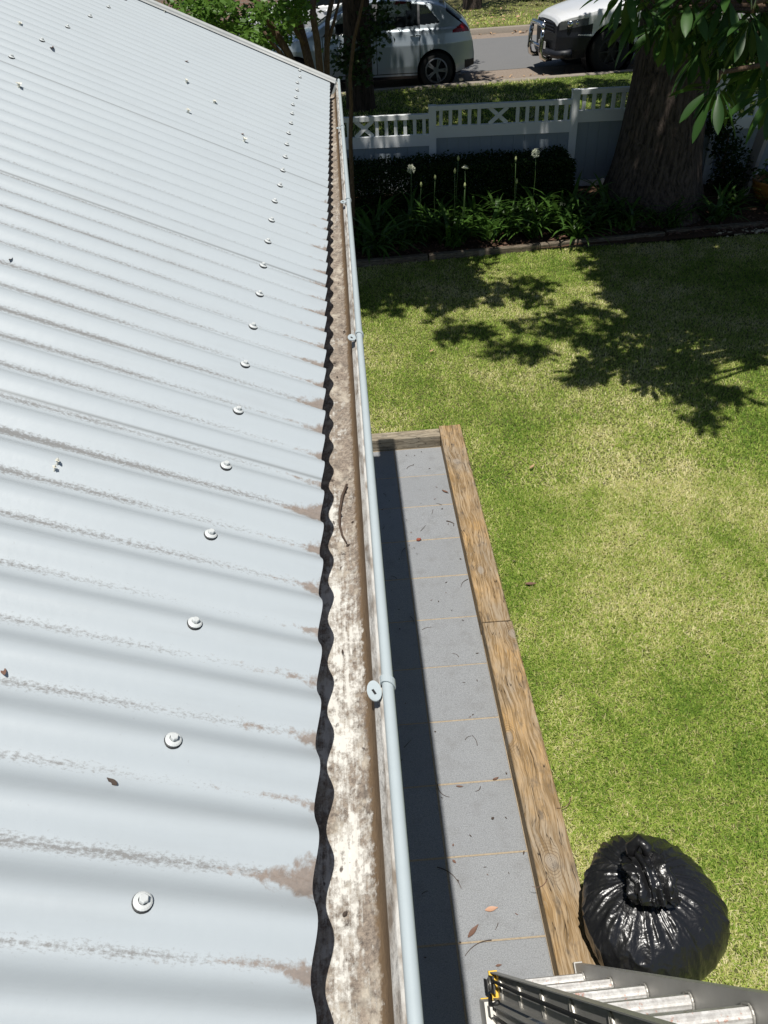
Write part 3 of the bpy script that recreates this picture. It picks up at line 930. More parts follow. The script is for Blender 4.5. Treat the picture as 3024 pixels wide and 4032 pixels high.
def agapanthus(x, y, label, group, rz=None, sc=1.0):
    global agn
    t = empty('agapanthus', (x, y, float(bedz(x, y))), random.uniform(0, 6.28) if rz is None else rz)
    t.scale = (sc, sc, sc)
    tag(t, label, 'agapanthus plant', group)
    l = bpy.data.objects.new('leaves', STRAPS[agn % 5]); COL.objects.link(l); l.parent = t; agn += 1
    return t
PL = 'leafy strap-leaved agapanthus without a flower in the shaded garden bed'
rr = random.Random(4)
for x, y in [(.1, 8.95), (.35, 9.25), (.62, 8.85), (.95, 9.12), (1.2, 8.86), (1.62, 8.95), (1.85, 9.22), (2.1, 8.9), (2.45, 9.05), (2.72, 9.3), (2.9, 8.98), (3.1, 9.25), (3.28, 8.95), (-.2, 9.15),
             (3.62, 8.98), (4.05, 9.1), (4.3, 8.98), (4.62, 9.2), (1.45, 9.25), (.25, 8.75), (2.25, 9.3), (.75, 9.3), (2.62, 8.8), (5.1, 9.15), (3.75, 8.9)]:
    sc_ = rr.uniform(.85, 1.1)
    sc_ *= 1.28
    if x > 3.5: sc_ *= .8
    agapanthus(x + rr.uniform(-.04, .04), y, PL, 'agapanthus plants without flowers', None, sc_)
def umbel(kind, seed):
    b = MB(); q = random.Random(seed)
    if kind == 'open':
        for k in range(46):
            v = Vector((q.gauss(0, 1), q.gauss(0, 1), q.gauss(.15, 1))).normalized()
            L = q.uniform(.038, .056)
            b.tube([v * .004, v * L * .62], .0011, 4, False)
            s = v.cross(Vector((.3, .5, .8))).normalized(); u = v.cross(s)
            for j in range(5):
                a = j * 2 * PI / 5 + k
                e = (s * math.cos(a) + u * math.sin(a)); f_ = (s * math.cos(a + 1.57) + u * math.sin(a + 1.57)) * .0035
                c0 = v * L * .62
                b.add([c0, c0 + v * .012 + e * .006 + f_, c0 + v * .022 + e * .014, c0 + v * .012 + e * .006 - f_], [(0, 1, 2, 3)])
    elif kind == 'half':
        for k in range(26):
            v = Vector((q.gauss(0, .6), q.gauss(0, .6), q.uniform(.1, 1))).normalized(); L = q.uniform(.035, .05)
            b.tube([v * .003, v * L * .6, v * L], [.001, .004, .002], 5)
    else:
        b.lathe([(.0, -.028), (.008, -.022), (.013, -.006), (.014, .006), (.009, .022), (.004, .032), (.0, .036)], n=12)
    return b
def flowering(px, py, kind, label, y=9.02):
    p = at(px, py, y=y)
    x = float(p[0]); zt = float(p[2])
    t = agapanthus(x + random.uniform(-.05, .05), y + .02, label, None, 0.0, .95)
    base = Vector(t.location)
    s = MB(); tip = (Vector((x, y, zt)) - base) / .95
    bx_ = random.uniform(-.03, .03)
    s.tube([(-bx_ * 1.6, 0, 0), tip * .35 + Vector((bx_ * .2, .004, 0)), tip * .7 + Vector((bx_ * .5, 0, 0)), tip - Vector((0, 0, .02))], [.0055, .005, .0045, .004], 7)
    so = s.build('flower_stem', M['flowerstem'], t, True)
    h = umbel(kind, int(px)).build('flower_head' if kind != 'bud' else 'flower_bud', M['umbel'] if kind != 'bud' else M['bud'], so, kind == 'bud')
    h.location = tip
g3 = lambda a, b: (1250 + a / 1.58, 300 + b / 1.58)
flowering(*g3(583, 577), 'open', 'agapanthus with the largest fully open round white flower head')
flowering(*g3(1358, 478), 'open', 'agapanthus with a tall ragged white flower head at the right end of the hedge', 9.15)
flowering(*g3(918, 578), 'half', 'agapanthus with a half-open cream flower head before the middle of the hedge')
flowering(*g3(855, 592), 'bud', 'agapanthus with a swollen cream bud just left of the half-open flower', 8.98)
flowering(*g3(645, 676), 'bud', 'agapanthus with a pale bud low and right of the large open flower head')
flowering(*g3(732, 630), 'bud', 'agapanthus with a slim greenish bud midway between open flower and cream buds', 9.1)
flowering(*g3(917, 680), 'bud', 'agapanthus with a short cream bud directly under the half-open flower head', 8.9)
flowering(*g3(876, 512), 'bud', 'agapanthus with the tallest slim bud reaching the hedge top', 9.2)
flowering(*g3(1234, 516), 'bud', 'agapanthus with a tall pale bud left of the ragged white flower', 9.15)
flowering(*g3(1240, 656), 'bud', 'agapanthus with a low pale bud towards the right end of the hedge', 9.0)

# ------------------------------------------------------------------ fence (panels step up to the right)
fang = math.atan(-.09)
fence = empty('fence', (1.13, 10.4, .28), fang)
tag(fence, 'white picket-topped timber fence with grey boarded lower panels, stepping up to the right', 'fence')
def fbx(name, specs, mat, parent=fence):
    b = MB()
    for s in specs: b.span(*s)
    return b.build(name, mat, parent)
# local x along the fence from the first post; local z from .28
def fpost(x, zt, z0=-.25):
    o = fbx('post', [(x - .045, x + .045, -.045, .045, z0, zt - .03)], M['fence'])
    b = MB(); b.span(x - .050, x + .050, -.050, .050, zt - .03, zt + .0); b.build('post_cap', M['fence'], o)
def fpanel(x0, x1, zt, cross, zb=.0):
    # heights relative to local origin
    fbx('top_rail', [(x0, x1, -.035, .035, zt - .052, zt)], M['fence'])
    fbx('lower_rail', [(x0, x1, -.030, .030, zt - .362, zt - .232)], M['fence'])
    fbx('bottom_rail', [(x0, x1, -.028, .028, zb + .0, zb + .075)], M['fence'])
    b = MB(); n = int(round((x1 - x0) / .142)); w = (x1 - x0) / n
    for k in range(n):
        b.span(x0 + k * w + .001, x0 + (k + 1) * w - .001, -.012 - .001 * (k % 2), .010, zb + .07, zt - .355)
    b.build('board_panel', M['fencepanel'], fence)
    L = x1 - x0; nb = int(L / .115)
    xs = [x0 + (k + .5) * L / nb for k in range(nb)]
    if cross is not None:
        xc0, xc1 = cross
        xs = [x for x in xs if not (xc0 - .02 < x < xc1 + .02)]
        q = MB()
        q.bar((xc0, -.004, zt - .232), (xc1, -.004, zt - .052), .044, .018, (0, 1, 0)); q.bar((xc0, .008, zt - .052), (xc1, .008, zt - .232), .044, .016, (0, 1, 0))
        q.build('cross_brace', M['fence'], fence)
    for x in xs:
        fbx('baluster', [(x - .021, x + .021, -.016, .016, zt - .232, zt - .052)], M['fence'])
z0 = .28
fpost(0, 1.295 - z0); fpost(1.735, 1.395 - z0); fpost(3.47, 1.395 - z0 + .09); fpost(-1.735, 1.205 - z0); fpost(-3.47, 1.205 - z0); fpost(5.2, 1.24 - z0 + .05)
fpanel(-1.69, -.045, 1.205 - z0, (-.96, -.74))
fpanel(-3.425, -1.78, 1.12 - z0, (-2.7, -2.48))
fpanel(.045, 1.69, 1.29 - z0, (.70, .92))
fpanel(1.78, 3.425, 1.395 - z0, (2.45, 2.67))
fpanel(3.515, 5.155, 1.24 - z0, (4.2, 4.42))

# ------------------------------------------------------------------ big tree
def trunk_mesh(base, path, rad, flare, seed, n=64, nz=60, ridges=.03):
    r = np.random.default_rng(seed)
    zs = np.linspace(0, 1, nz) ** 1.25
    ph = np.array(path, float); t = np.linspace(0, 1, len(ph))
    cx = np.interp(zs, t, ph[:, 0]); cy = np.interp(zs, t, ph[:, 1]); cz = np.interp(zs, t, ph[:, 2])
    ra = np.interp(zs, np.linspace(0, 1, len(rad)), rad)
    A = np.linspace(0, 2 * PI, n, endpoint=False)
    hh = cz - cz[0]
    V = []
    for i in range(nz):
        fl = np.exp(-hh[i] / .42)
        f = 1 + fl * (flare[0] + sum(c * np.maximum(0, np.cos(A - a)) ** p for a, c, p in flare[1]))
        f = f + ridges * fbm(np.cos(A) * 6, np.sin(A) * 6, hh[i] * .5, 1.6, seed) + ridges * .5 * fbm(np.cos(A) * 14, np.sin(A) * 14, hh[i] * .7, 1.6, seed + 1)
        V.append(np.stack([cx[i] + ra[i] * f * np.cos(A), cy[i] + ra[i] * f * np.sin(A), cz[i] + 0 * A], -1))
    V = np.concatenate(V)
    k = np.arange(n); k2 = (k + 1) % n
    Fq = np.concatenate([np.stack([k + i * n, k2 + i * n, k2 + (i + 1) * n, k + (i + 1) * n], -1) for i in range(nz - 1)])
    return V, Fq
bt = empty('large_tree', (3.74, 9.62, .1))
tag(bt, 'massive old tree with furrowed bark and flared roots standing in the garden bed', 'tree')
V, Fq = trunk_mesh(None, [(0, 0, -.12), (.0, .0, .5), (.02, .03, 1.5), (.0, .08, 2.6), (-.05, .1, 4.2)], [.47, .46, .44, .41, .38, .36], (.12, [(-3.0, .78, 4), (-2.3, .25, 6), (-1.2, .3, 6), (.1, .3, 6), (-1.75, .50, 3), (-.5, .35, 3), (.6, .3, 3), (2.2, .3, 3)]), 31)
np_mesh('trunk', V, Fq, M['bark'], bt, True)
lim = MB()
for a, e, L in [(-2.6, .55, 4.2), (-1.7, .5, 4.6), (-.7, .6, 4.0), (.4, .7, 4.2), (1.5, .6, 4.2), (2.6, .7, 4)]:
    p = Vector((-.05, .1, 4.0)); pts = [p.copy()]; d = Vector((math.cos(a) * math.cos(e), math.sin(a) * math.cos(e), math.sin(e)))
    for k in range(6):
        d = (d + Vector((random.uniform(-.15, .15), random.uniform(-.15, .15), -.06))).normalized(); p = p + d * L / 6; pts.append(p.copy())
    lim.tube(pts, [.2, .17, .14, .11, .08, .05, .03], 10)
lim.build('limb', M['bark'], bt, True)
# crown: leaf clumps held above the lawn; where each clump stands decides where its shade falls
S3 = np.array([SX, SY, 1.0])
cs, cr = [], []
def shade_clump(px, py, rpx, h=None, k=1.0):
    """a clump whose shade reaches the lawn at this place, hung at height h on the way to the sun"""
    g0 = at(px, py, z=.1); gx = at(px + rpx, py, z=.1); gyy = at(px, py - rpx * .6, z=.1)
    h = random.uniform(4.6, 7.6) if h is None else h
    cs.append(g0 + S3 * h); cr.append((max(.1, abs(gx[0] - g0[0])) * k, max(.12, abs(gyy[1] - g0[1])) * k, .22))
q5 = lambda a, b: (1400 + a / 1.0215, 850 + b / 1.0215)
branch = [(330, 385, 55), (395, 455, 65), (360, 480, 40), (480, 462, 35), (530, 462, 55), (575, 540, 65), (620, 525, 40), (660, 440, 60), (720, 330, 55), (760, 275, 60), (690, 265, 55), (640, 300, 40), (800, 420, 75), (780, 460, 60), (850, 445, 70), (870, 385, 50),
          (735, 545, 60), (700, 555, 30), (940, 370, 50), (960, 470, 75), (920, 500, 60), (985, 520, 60), (940, 610, 55), (890, 650, 40), (960, 645, 35), (1050, 570, 50), (1120, 615, 70), (1160, 640, 50), (1100, 480, 80), (1140, 420, 60), (1060, 440, 50), (1210, 480, 55),
          (1290, 575, 60), (1330, 620, 70), (1380, 610, 40), (1330, 690, 60), (1370, 750, 85), (1420, 770, 50), (1400, 820, 55), (1440, 690, 45), (1490, 710, 35), (1530, 725, 35), (1240, 550, 50), (1270, 640, 40), (1190, 560, 40),
          (600, 270, 45), (520, 290, 40), (560, 330, 40), (450, 325, 30), (1010, 400, 40), (150, 380, 30), (60, 375, 45), (1000, 190, 55), (930, 190, 40), (970, 230, 40), (1560, 555, 35), (1610, 575, 55), (1640, 540, 50), (1540, 500, 45), (1490, 520, 35)]
for a, b, rp in branch:
    shade_clump(*q5(a, b), rp / 1.0215, None, 1.12)
nbr = len(cs)
V1 = leaf_cloud(cs, cr, 50, .12, 40, .55, up=1.2)
# dense part: everything that shades the bed, the hedge, the fence and the near verge
cs2, cr2 = [], []
R2 = np.random.default_rng(21)
def dark(px, py): # lawn areas that are in full shade, in photograph pixels of the zoomed lawn view
    return (py < 190 and px < 470) or (py < 330 and px < 130) or (190 <= py < 320 and 30 < px < 430 and not (120 < px < 220 and py > 270) and not (240 < px < 360 and 235 < py < 310)) or \
           (px > 1050 and py < 420 - max(0, (1250 - px)) * .45) or (px > 820 and py < 150 and px > 1000 - py) or (px > 1280 and py < 430)
for gx_ in np.arange(-20, 1700, 24):
    for gy_ in np.arange(40, 460, 15):
        a, b = gx_ + R2.uniform(-14, 14), gy_ + R2.uniform(-9, 9)
        if dark(a, b) and R2.random() < .74:
            g0 = at(*q5(a, b), z=.1); hh = R2.uniform(3.7, 6.5)
            cs2.append(g0 + S3 * hh); cr2.append((.20, .30, .25))
for k in range(1150):   # over the bed and fence
    x, y = R2.uniform(-1.6, 8.5), R2.uniform(8.5, 12.6)
    if R2.random() < .93:
        hh = R2.uniform(3.8, 7.5); cs2.append(np.array([x, y, .1]) + S3 * hh); cr2.append((.32, .36, .25))
for k in range(420):   # over the verge
    x, y = R2.uniform(-.5, 8.5), R2.uniform(12.0, 15.4)
    dap = fbm(x, y, 0, 2.2, 61)
    if dap < .62:
        hh = R2.uniform(4.0, 7.5); cs2.append(np.array([x, y, .4]) + S3 * hh); cr2.append((.28, .34, .25))
GAPS = [(at(*g3(583, 577), y=9.02), .34), (at(*g3(1358, 478), y=9.15), .34), (at(*g3(918, 578), y=9.02), .34), (at(*g3(855, 592), y=9.0), .34), (at(*g3(645, 676), y=9.02), .34), (at(*g3(1234, 516), y=9.15), .34), (at(*g3(917, 680), y=8.9), .34),
        (at(*g3(390, 410), y=10.42), .22), (at(*g3(1590, 250), y=10.2), .16), (at(*g3(1400, 300), y=10.25), .18), (at(*g3(1650, 480), y=10.2), .20), (at(*g3(600, 240), y=10.4), .12), (at(*g3(1000, 170), y=10.35), .14), (at(*g3(1700, 190), y=10.2), .15),
        (at(*g3(1180, 730), y=8.9), .10), (at(*g3(1580, 800), y=8.8), .12), (at(*g3(1300, 1040), z=.18), .13), (at(*g3(1600, 1010), z=.18), .10), (at(2380, 880, y=8.9), .11), (at(2890, 790, y=8.95), .13), (at(2960, 940, z=.18), .12), (at(2830, 955, z=.12), .12), (at(2480, 960, z=.18), .08),
        (at(2500, 560, y=9.15), .10), (at(2720, 950, z=.15), .1)] + [(np.array([x_, 8.46 + .055 * x_, .16]), r_) for x_, r_ in ((.35, .12), (.75, .2), (1.15, .12), (1.75, .3), (2.15, .2), (2.5, .3), (3.3, .15))]
def in_gap(c):  # clumps left out of the crown so sun reaches flowers, fence and edging
    for g0, rg in GAPS:
        hh = c[2] - g0[2]
        if hh < .5: continue
        q_ = g0 + S3 * hh
        if math.hypot(c[0] - q_[0], c[1] - q_[1]) < rg * .6 + .13: return True
    return False
keep_ = [k for k, c in enumerate(cs2) if not in_gap(c)]
cs2 = [cs2[k] for k in keep_]; cr2 = [cr2[k] for k in keep_]
V2 = leaf_cloud(cs2, cr2, 52, .15, 41, .55, up=1.2)
Vc = np.concatenate([V1[0], V2[0]]) - np.array(bt.location); Fc = np.concatenate([V1[1], V2[1] + len(V1[0])]); Rc = np.concatenate([V1[2], V2[2]])
np_mesh('crown', Vc, Fc, M['crown'], bt, attrs={'rnd': Rc})

# ------------------------------------------------------------------ street tree behind the fence
stt = empty('street_tree', (.36, 14.7, .45)); tag(stt, 'dark straight street tree trunk between the fence and the silver hatchback', 'tree')
V, Fq = trunk_mesh(None, [(0, 0, -.15), (.0, 0, .5), (.02, .03, 1.5), (.03, .05, 2.6), (.0, .1, 4.5)], [.235, .225, .22, .215, .20], (.06, [(-2.2, .25, 3), (-.8, .25, 3), (1, .3, 3)]), 51, 48, 50, .025)
np_mesh('trunk', V, Fq, M['bark2'], stt, True)
cs3, cr3 = [], []
for k in range(620):
    x, y = R2.uniform(-5, 3.0), R2.uniform(12.5, 18.6)
    dap = fbm(x * .8, y, 0, 3.0, 63)
    if dap < .52:
        hh = R2.uniform(3.6, 7.0); cs3.append(np.array([x, y, .8]) + S3 * hh); cr3.append((.30, .34, .25))
for k in range(46):  # unseen leaf clumps added to the crown to shade the pickup's side
    cs3.append(np.array([R2.uniform(4.2, 7.2), R2.uniform(16.0, 16.5), .6]) + S3 * R2.uniform(4, 6.5)); cr3.append((.26, .26, .22))
foliage('crown', cs3, cr3, 55, .14, 42, M['crown'], stt, asp=.55, up=1.0)
lim = MB()
for a in (-2.5, -1.2, .1, 1.3, 2.6):
    p0 = Vector((0, .1, 4.2)); lim.tube([p0, p0 + Vector((math.cos(a) * .9, math.sin(a) * .9, .9)), p0 + Vector((math.cos(a) * 2.4, math.sin(a) * 2.0, 1.5))], [.14, .09, .04], 8)
lim.build('limb', M['bark2'], stt, True)
# leafy shoots that hang beside its trunk
sh = [at(1440 + a, 0 + b, y=14.2) for a, b in [(60, 60), (80, 120), (20, 150), (-40, 200), (-90, 240), (30, 90), (0, 210), (-60, 270), (70, 20), (-110, 190), (-20, 300)]]
foliage('foliage', sh, [(.26, .16, .22)] * len(sh), 60, .10, 43, M['crown'], stt, asp=.6)

# ------------------------------------------------------------------ multi-stemmed small tree beyond the roof
mt = empty('multi_stem_tree', (-.2, 7.6, .1)); tag(mt, 'slender multi-stemmed tree with bright green leaves rising behind the roof end', 'tree')
def stem_path(pts, y0, y1):
    out = []
    n = len(pts)
    for i, (px, py) in enumerate(pts):
        p = at(px, py, y=y0 + (y1 - y0) * i / (n - 1)); out.append(Vector(p) - Vector(mt.location))
    return out
k7 = lambda a, b: (700 + a / 1.3825, b / 1.3825)
stems = [([k7(700, 560), k7(725, 380), k7(690, 240), k7(660, 120), k7(650, -60)], .055, 7.5, 7.8),
         ([k7(690, 560), k7(660, 420), k7(600, 290), k7(520, 160), k7(440, 20), k7(400, -60)], .045, 7.6, 7.6),
         ([k7(730, 560), k7(775, 400), k7(760, 230), k7(735, 90), k7(740, -60)], .042, 7.4, 7.5),
         ([k7(740, 560), k7(812, 410), k7(812, 250), k7(815, 120), k7(850, -60)], .036, 7.8, 8.0),
         ([k7(620, 380), k7(560, 290), k7(510, 230), k7(470, 170)], .022, 7.6, 7.5),
         ([k7(690, 240), k7(610, 120), k7(590, -30)], .022, 7.6, 7.6),
         ([k7(812, 250), k7(850, 120), k7(890, -40)], .018, 7.9, 8.0)]
for pts, rad, ya, yb in stems:
    b = MB(); P_ = stem_path(pts, ya, yb)
    if rad > .03: P_ = [Vector((0, 0, .35)) + (P_[0] - Vector((0, 0, .35))) * .12 * k_ for k_ in (0, 1)] + [Vector((0, 0, .35)) + (P_[0] - Vector((0, 0, .35))) * .6 + Vector((0, 0, -.08))] + P_
    b.tube(P_, list(np.linspace(rad, rad * .55, len(P_))), 9)
    b.build('stem', M['stem'], mt, True)
b = MB(); b.tube([(0, 0, -.25), (0, 0, .0), (.0, 0, .25), (0, 0, .46)], [.15, .115, .10, .07], 12); b.build('trunk', M['stem'], mt, True)
fp = [(60, 60), (110, 40), (150, 100), (95, 120), (180, 130), (230, 60), (270, 20), (330, 40), (300, 130), (250, 165), (330, 200), (390, 210), (440, 225), (470, 245), (380, 170), (350, 120), (440, 120), (490, 60), (540, 40), (580, 60), (560, 130), (520, 150), (640, 20), (600, 180), (640, 100), (420, 60), (190, 20), (130, 0), (30, 20), (700, 60), (540, 200), (490, 190), (300, 230), (210, 190)]
fc_ = []; fr_ = []
for a, b_ in fp:
    for j in range(2):
        yy = random.uniform(6.9, 8.6); fc_.append(at(*k7(a + random.uniform(-25, 25), b_ + random.uniform(-20, 20)), y=yy)); fr_.append((.13, .15, .10))
foliage('crown', fc_, fr_, 46, .062, 44, M['bright'], mt, asp=.55, up=.8)
up = []; ur = []
for k in range(110):
    up.append(np.array([random.uniform(-3.2, 1.2), random.uniform(6.6, 9.6), random.uniform(3.7, 5.2)])); ur.append((.25, .25, .2))
foliage('crown', up, ur, 40, .08, 45, M['bright'], mt, asp=.55, up=.8)
# thin dark stem in front of the fence beside the gutter
ts = empty('thin_sapling', (.16, 9.0, .1)); tag(ts, 'thin dark bare sapling stem rising right beside the gutter in front of the fence', 'sapling')
b = MB(); P_ = [Vector(at(*p, y=9.0)) - Vector(ts.location) for p in [(1392, 1000), (1388, 760), (1380, 560), (1383, 420), (1378, 300), (1395, 150), (1425, 20), (1440, -80)]]
b.tube(P_, list(np.linspace(.026, .014, len(P_))), 8); b.build('stem', M['stem'], ts, True)

# ------------------------------------------------------------------ tree whose leafy branch hangs in from the right
lt = empty('broad_leaf_tree', (4.9, 5.6, .08)); tag(lt, 'leafy branch of large oblong glossy leaves hanging in front of the big trunk', 'tree')
LT = Vector(lt.location)
b = MB(); b.tube([(0, 0, -.2), (.05, -.05, 1.0), (0, -.05, 2.2), (-.2, -.1, 3.0)], [.15, .13, .11, .09], 12); b.build('trunk', M['stem'], lt, True)
e2 = lambda a, b_: (1800 + a / 1.355, b_ / 1.355)
whorls = [(e2(985, 15), 5.2, .32, 10, 0), (e2(1130, 95), 5.4, .33, 10, 1), (e2(1330, 40), 5.3, .30, 10, 2), (e2(1573, 70), 4.9, .34, 12, 3), (e2(1392, 440), 4.9, .33, 12, 4), (e2(1290, 250), 5.6, .28, 9, 5), (e2(1640, 330), 5.2, .30, 10, 6), (e2(1480, 240), 5.7, .28, 9, 7),
          (e2(1240, -60), 5.1, .33, 10, 8), (e2(1690, 470), 4.8, .30, 10, 9), (e2(1450, -90), 5.0, .33, 10, 10), (e2(900, -90), 5.1, .30, 9, 11), (e2(1760, 120), 5.2, .33, 10, 12),
          (e2(1060, -20), 5.6, .30, 10, 13), (e2(1200, 60), 5.8, .30, 10, 14), (e2(1420, 110), 5.2, .32, 11, 15), (e2(1500, -10), 5.6, .30, 10, 16), (e2(1640, 160), 5.5, .31, 11, 17), (e2(1400, 250), 5.9, .28, 10, 18),
          (e2(1560, 330), 5.6, .28, 10, 19), (e2(1330, 170), 6.0, .28, 10, 20), (e2(1700, 260), 5.7, .30, 10, 21), (e2(1640, 20), 5.1, .33, 11, 22), (e2(1230, 190), 6.1, .27, 9, 23), (e2(1480, 380), 6.0, .26, 9, 24)]
def big_leaf(Vs, Fs, rn, base, d, L, q, roll):
    """oblong leaf: 7 stations, folded along the midrib, drooping"""
    d = Vector(d).normalized(); up = Vector((0, 0, 1)); s = d.cross(up)
    if s.length < .1: s = Vector((1, 0, 0))
    s.normalize(); nrm = s.cross(d); s = (s * math.cos(roll) + nrm * math.sin(roll)); nrm = s.cross(d)
    b0 = len(Vs); p = Vector(base); c = q.random(); m = 9
    prof = [.03, .05, .30, .62, .88, 1.0, .90, .60, .03]
    W = L * q.uniform(.098, .125)
    for i in range(m):
        w = W * prof[i]
        Vs += [tuple(p - s * w + nrm * w * .28), tuple(p), tuple(p + s * w + nrm * w * .28)]; rn += [c, min(1, c + .25), c]
        d = (d + Vector((0, 0, -.055))).normalized(); nrm = s.cross(d); p = p + d * L / (m - 1)
    for i in range(m - 1):
        a = b0 + 3 * i
        Fs += [(a, a + 1, a + 4, a + 3), (a + 1, a + 2, a + 5, a + 4)]
wp = []
for (px, py), yy, L, n, sd in whorls:
    c = Vector(at(px, py, y=yy)); wp.append(c); q = random.Random(sd + 50)
    Vs, Fs, rn = [], [], []
    for k in range(n + 8):
        a = 2 * PI * k / n + q.uniform(-.3, .3); el = q.uniform(-1.25, .15)
        d = (math.cos(a) * math.cos(el), math.sin(a) * math.cos(el), math.sin(el))
        big_leaf(Vs, Fs, rn, c - LT + Vector(d) * .03 + Vector((0, 0, -.02 * (k % 3))), d, L * q.uniform(.55, .92), q, q.uniform(-.5, .5))
    np_mesh('leaf_cluster', np.array(Vs), np.array(Fs), M['bigleaf'], lt, True, attrs={'rnd': np.array(rn)})
hub = Vector((-.35, -.1, 3.1)); mid = Vector(at(*e2(1560, 300), y=5.6)) - LT
bb = MB()
for c in wp:
    t = c - LT; m_ = (hub + t) / 2 + Vector((random.uniform(-.1, .1), random.uniform(-.1, .1), -.12 if t.z < 2.6 else .1))
    bb.tube([hub, (hub + m_) / 2 + Vector((0, 0, .05)), m_, (m_ + t) / 2 + Vector((0, 0, -.05)), t + Vector((0, 0, .05)), t], [.045, .032, .024, .018, .013, .010], 8)
bb.build('branch', M['stem'], lt, True)
tips = MB()
for c in wp:
    q = random.Random(int(c.x * 1000))
    for k in range(4):
        t = c - LT; tips.tube([t, t + Vector((q.uniform(-.02, .02), q.uniform(-.02, .02), .07))], [.006, .003], 5)
tips.build('bud', M['bud'], lt, True)
# its upper crown
Vs, Fs, rn = [], [], []; q = random.Random(9)
for k in range(46):
    c = Vector((q.uniform(2.6, 6.6), q.uniform(4.6, 8.2), q.uniform(3.5, 4.8)))
    if c.y < 5.4 and c.x < 3.4: continue
    for j in range(11):
        a = 2 * PI * j / 11; el = q.uniform(-.9, .5)
        d = (math.cos(a) * math.cos(el), math.sin(a) * math.cos(el), math.sin(el)); big_leaf(Vs, Fs, rn, c - LT, d, .3, q, q.uniform(-.5, .5))
np_mesh('crown', np.array(Vs), np.array(Fs), M['bigleaf'], lt, True, attrs={'rnd': np.array(rn)})

# ------------------------------------------------------------------ right-hand end of the bed: dark shrub, pot, pale post
ds = empty('dark_shrub', (4.72, 9.75, .2)); tag(ds, 'small dark rounded shrub in deep shade right of the big trunk', 'shrub')
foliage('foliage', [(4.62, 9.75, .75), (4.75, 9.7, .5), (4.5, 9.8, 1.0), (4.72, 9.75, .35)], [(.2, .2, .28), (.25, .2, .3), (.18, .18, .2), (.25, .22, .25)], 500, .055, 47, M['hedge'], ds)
b = MB(); b.tube([(-.05, 0, -.1), (-.1, 0, .7)], [.02, .01], 6); b.build('stem', M['stem'], ds)
pt = empty('flower_pot', (5.12, 9.32, .2)); tag(pt, 'wide ochre glazed pot of blue flowers at the right edge of the bed', 'flower pot')
b = MB(); b.lathe([(0, 0), (.13, 0), (.21, .08), (.255, .19), (.26, .24), (.272, .25), (.268, .268), (.245, .266), (.238, .22), (0, .21)], n=36); b.build('bowl', M['orange'], pt, True)
fol = empty  # noqa
V, Fq, rn = leaf_cloud([(0, 0, .34), (-.12, -.05, .36), (.12, .05, .38)], [(.2, .2, .12)] * 3, 120, .07, 48, .5)
np_mesh('plant', V, Fq, M['strap'], pt, attrs={'rnd': rn})
b = MB(); q = random.Random(3)
for (x, y, z) in [(-.18, -.12, .44), (-.02, -.18, .50), (.12, -.1, .46), (-.1, .05, .56), (.06, .04, .6)]:
    for k in range(26):
        v = Vector((q.gauss(0, 1), q.gauss(0, 1), q.gauss(0, 1))).normalized() * .05; p = Vector((x, y, z)) + v
        s = v.cross(Vector((.2, .4, .9))).normalized() * .014; u = v.normalized().cross(s)
        b.add([p + s, p + u, p - s, p - u], [(0, 1, 2, 3)])
b.build('flowers', M['blue'], pt)
pp = empty('leaning_slab', (5.0, 9.75, .2)); tag(pp, 'pale weathered leaning timber slab behind the flower pot', 'timber slab')
b = MB(); b.bar((-.06, 0, -.1), (.10, .05, .85), .15, .06); b.bar((-.28, .02, .13), (.3, .02, .15), .07, .09); b.build('slab', M['palestone'], pp)
# pebbles on the soil edge
b = MB(); q = random.Random(8)
for k in range(150):
    x = q.uniform(4.15, 5.2); y = 8.70 + q.gauss(0, .05); rr_ = q.uniform(.010, .024)
    b.lathe([(0, rr_ * .6), (rr_ * .7, rr_ * .42), (rr_, 0), (rr_ * .7, -rr_ * .4)], (x, y, .095 + q.uniform(0, .012)), n=7)
tag(b.build('pebbles', M['pebble'], None, True), kind='stuff')

# leaf litter
def litter(name, n, region, zf, size, mat, seed):
    r = np.random.default_rng(seed); x, y = region(r, n); z = zf(x, y) + .006
    a = r.uniform(0, 6.28, n); L = size * r.uniform(.5, 1.3, n)
    d = np.stack([np.cos(a), np.sin(a), r.uniform(-.1, .35, n)], -1) * L[:, None]; s = np.stack([-np.sin(a), np.cos(a), r.uniform(-.3, .3, n)], -1) * (L * .25)[:, None]
    p = np.stack([x, y, z], -1); c = np.array([0, 0, 1.]) * (L * .12)[:, None]
    V = np.stack([p, p + d * .5 + s + c, p + d, p + d * .5 - s + c], 1).reshape(-1, 3)
    tag(np_mesh(name, V, np.arange(n * 4).reshape(-1, 4), mat), kind='stuff')
litter('leaf_litter', 900, lambda r, n: ((lambda x: (x, KY(x) + 6.95 + np.abs(r.normal(0, 1.8, n))))(r.uniform(-6, 14, n))), lambda x, y: .60 + 0 * x, .11, M['leaftan'], 1)
litter('leaf_litter', 320, lambda r, n: ((lambda x: (x, KY(x) + .2 + np.abs(r.normal(0, .5, n))))(r.uniform(2, 9, n))), lambda x, y: .42 + 0 * x, .09, M['leaftan'], 2)
litter('leaf_litter', 200, lambda r, n: ((lambda x: (x, KY(x) + 6.72 - np.abs(r.normal(0, .2, n))))(r.uniform(-4, 14, n))), lambda x, y: .435 + 0 * x, .12, M['leaftan'], 3)
litter('leaf_litter', 700, lambda r, n: (r.uniform(-.3, 5.4, n), 8.66 + np.abs(r.normal(0, .28, n))), lambda x, y: bedz(x, y) + .01, .06, M['leafbrown'], 4)
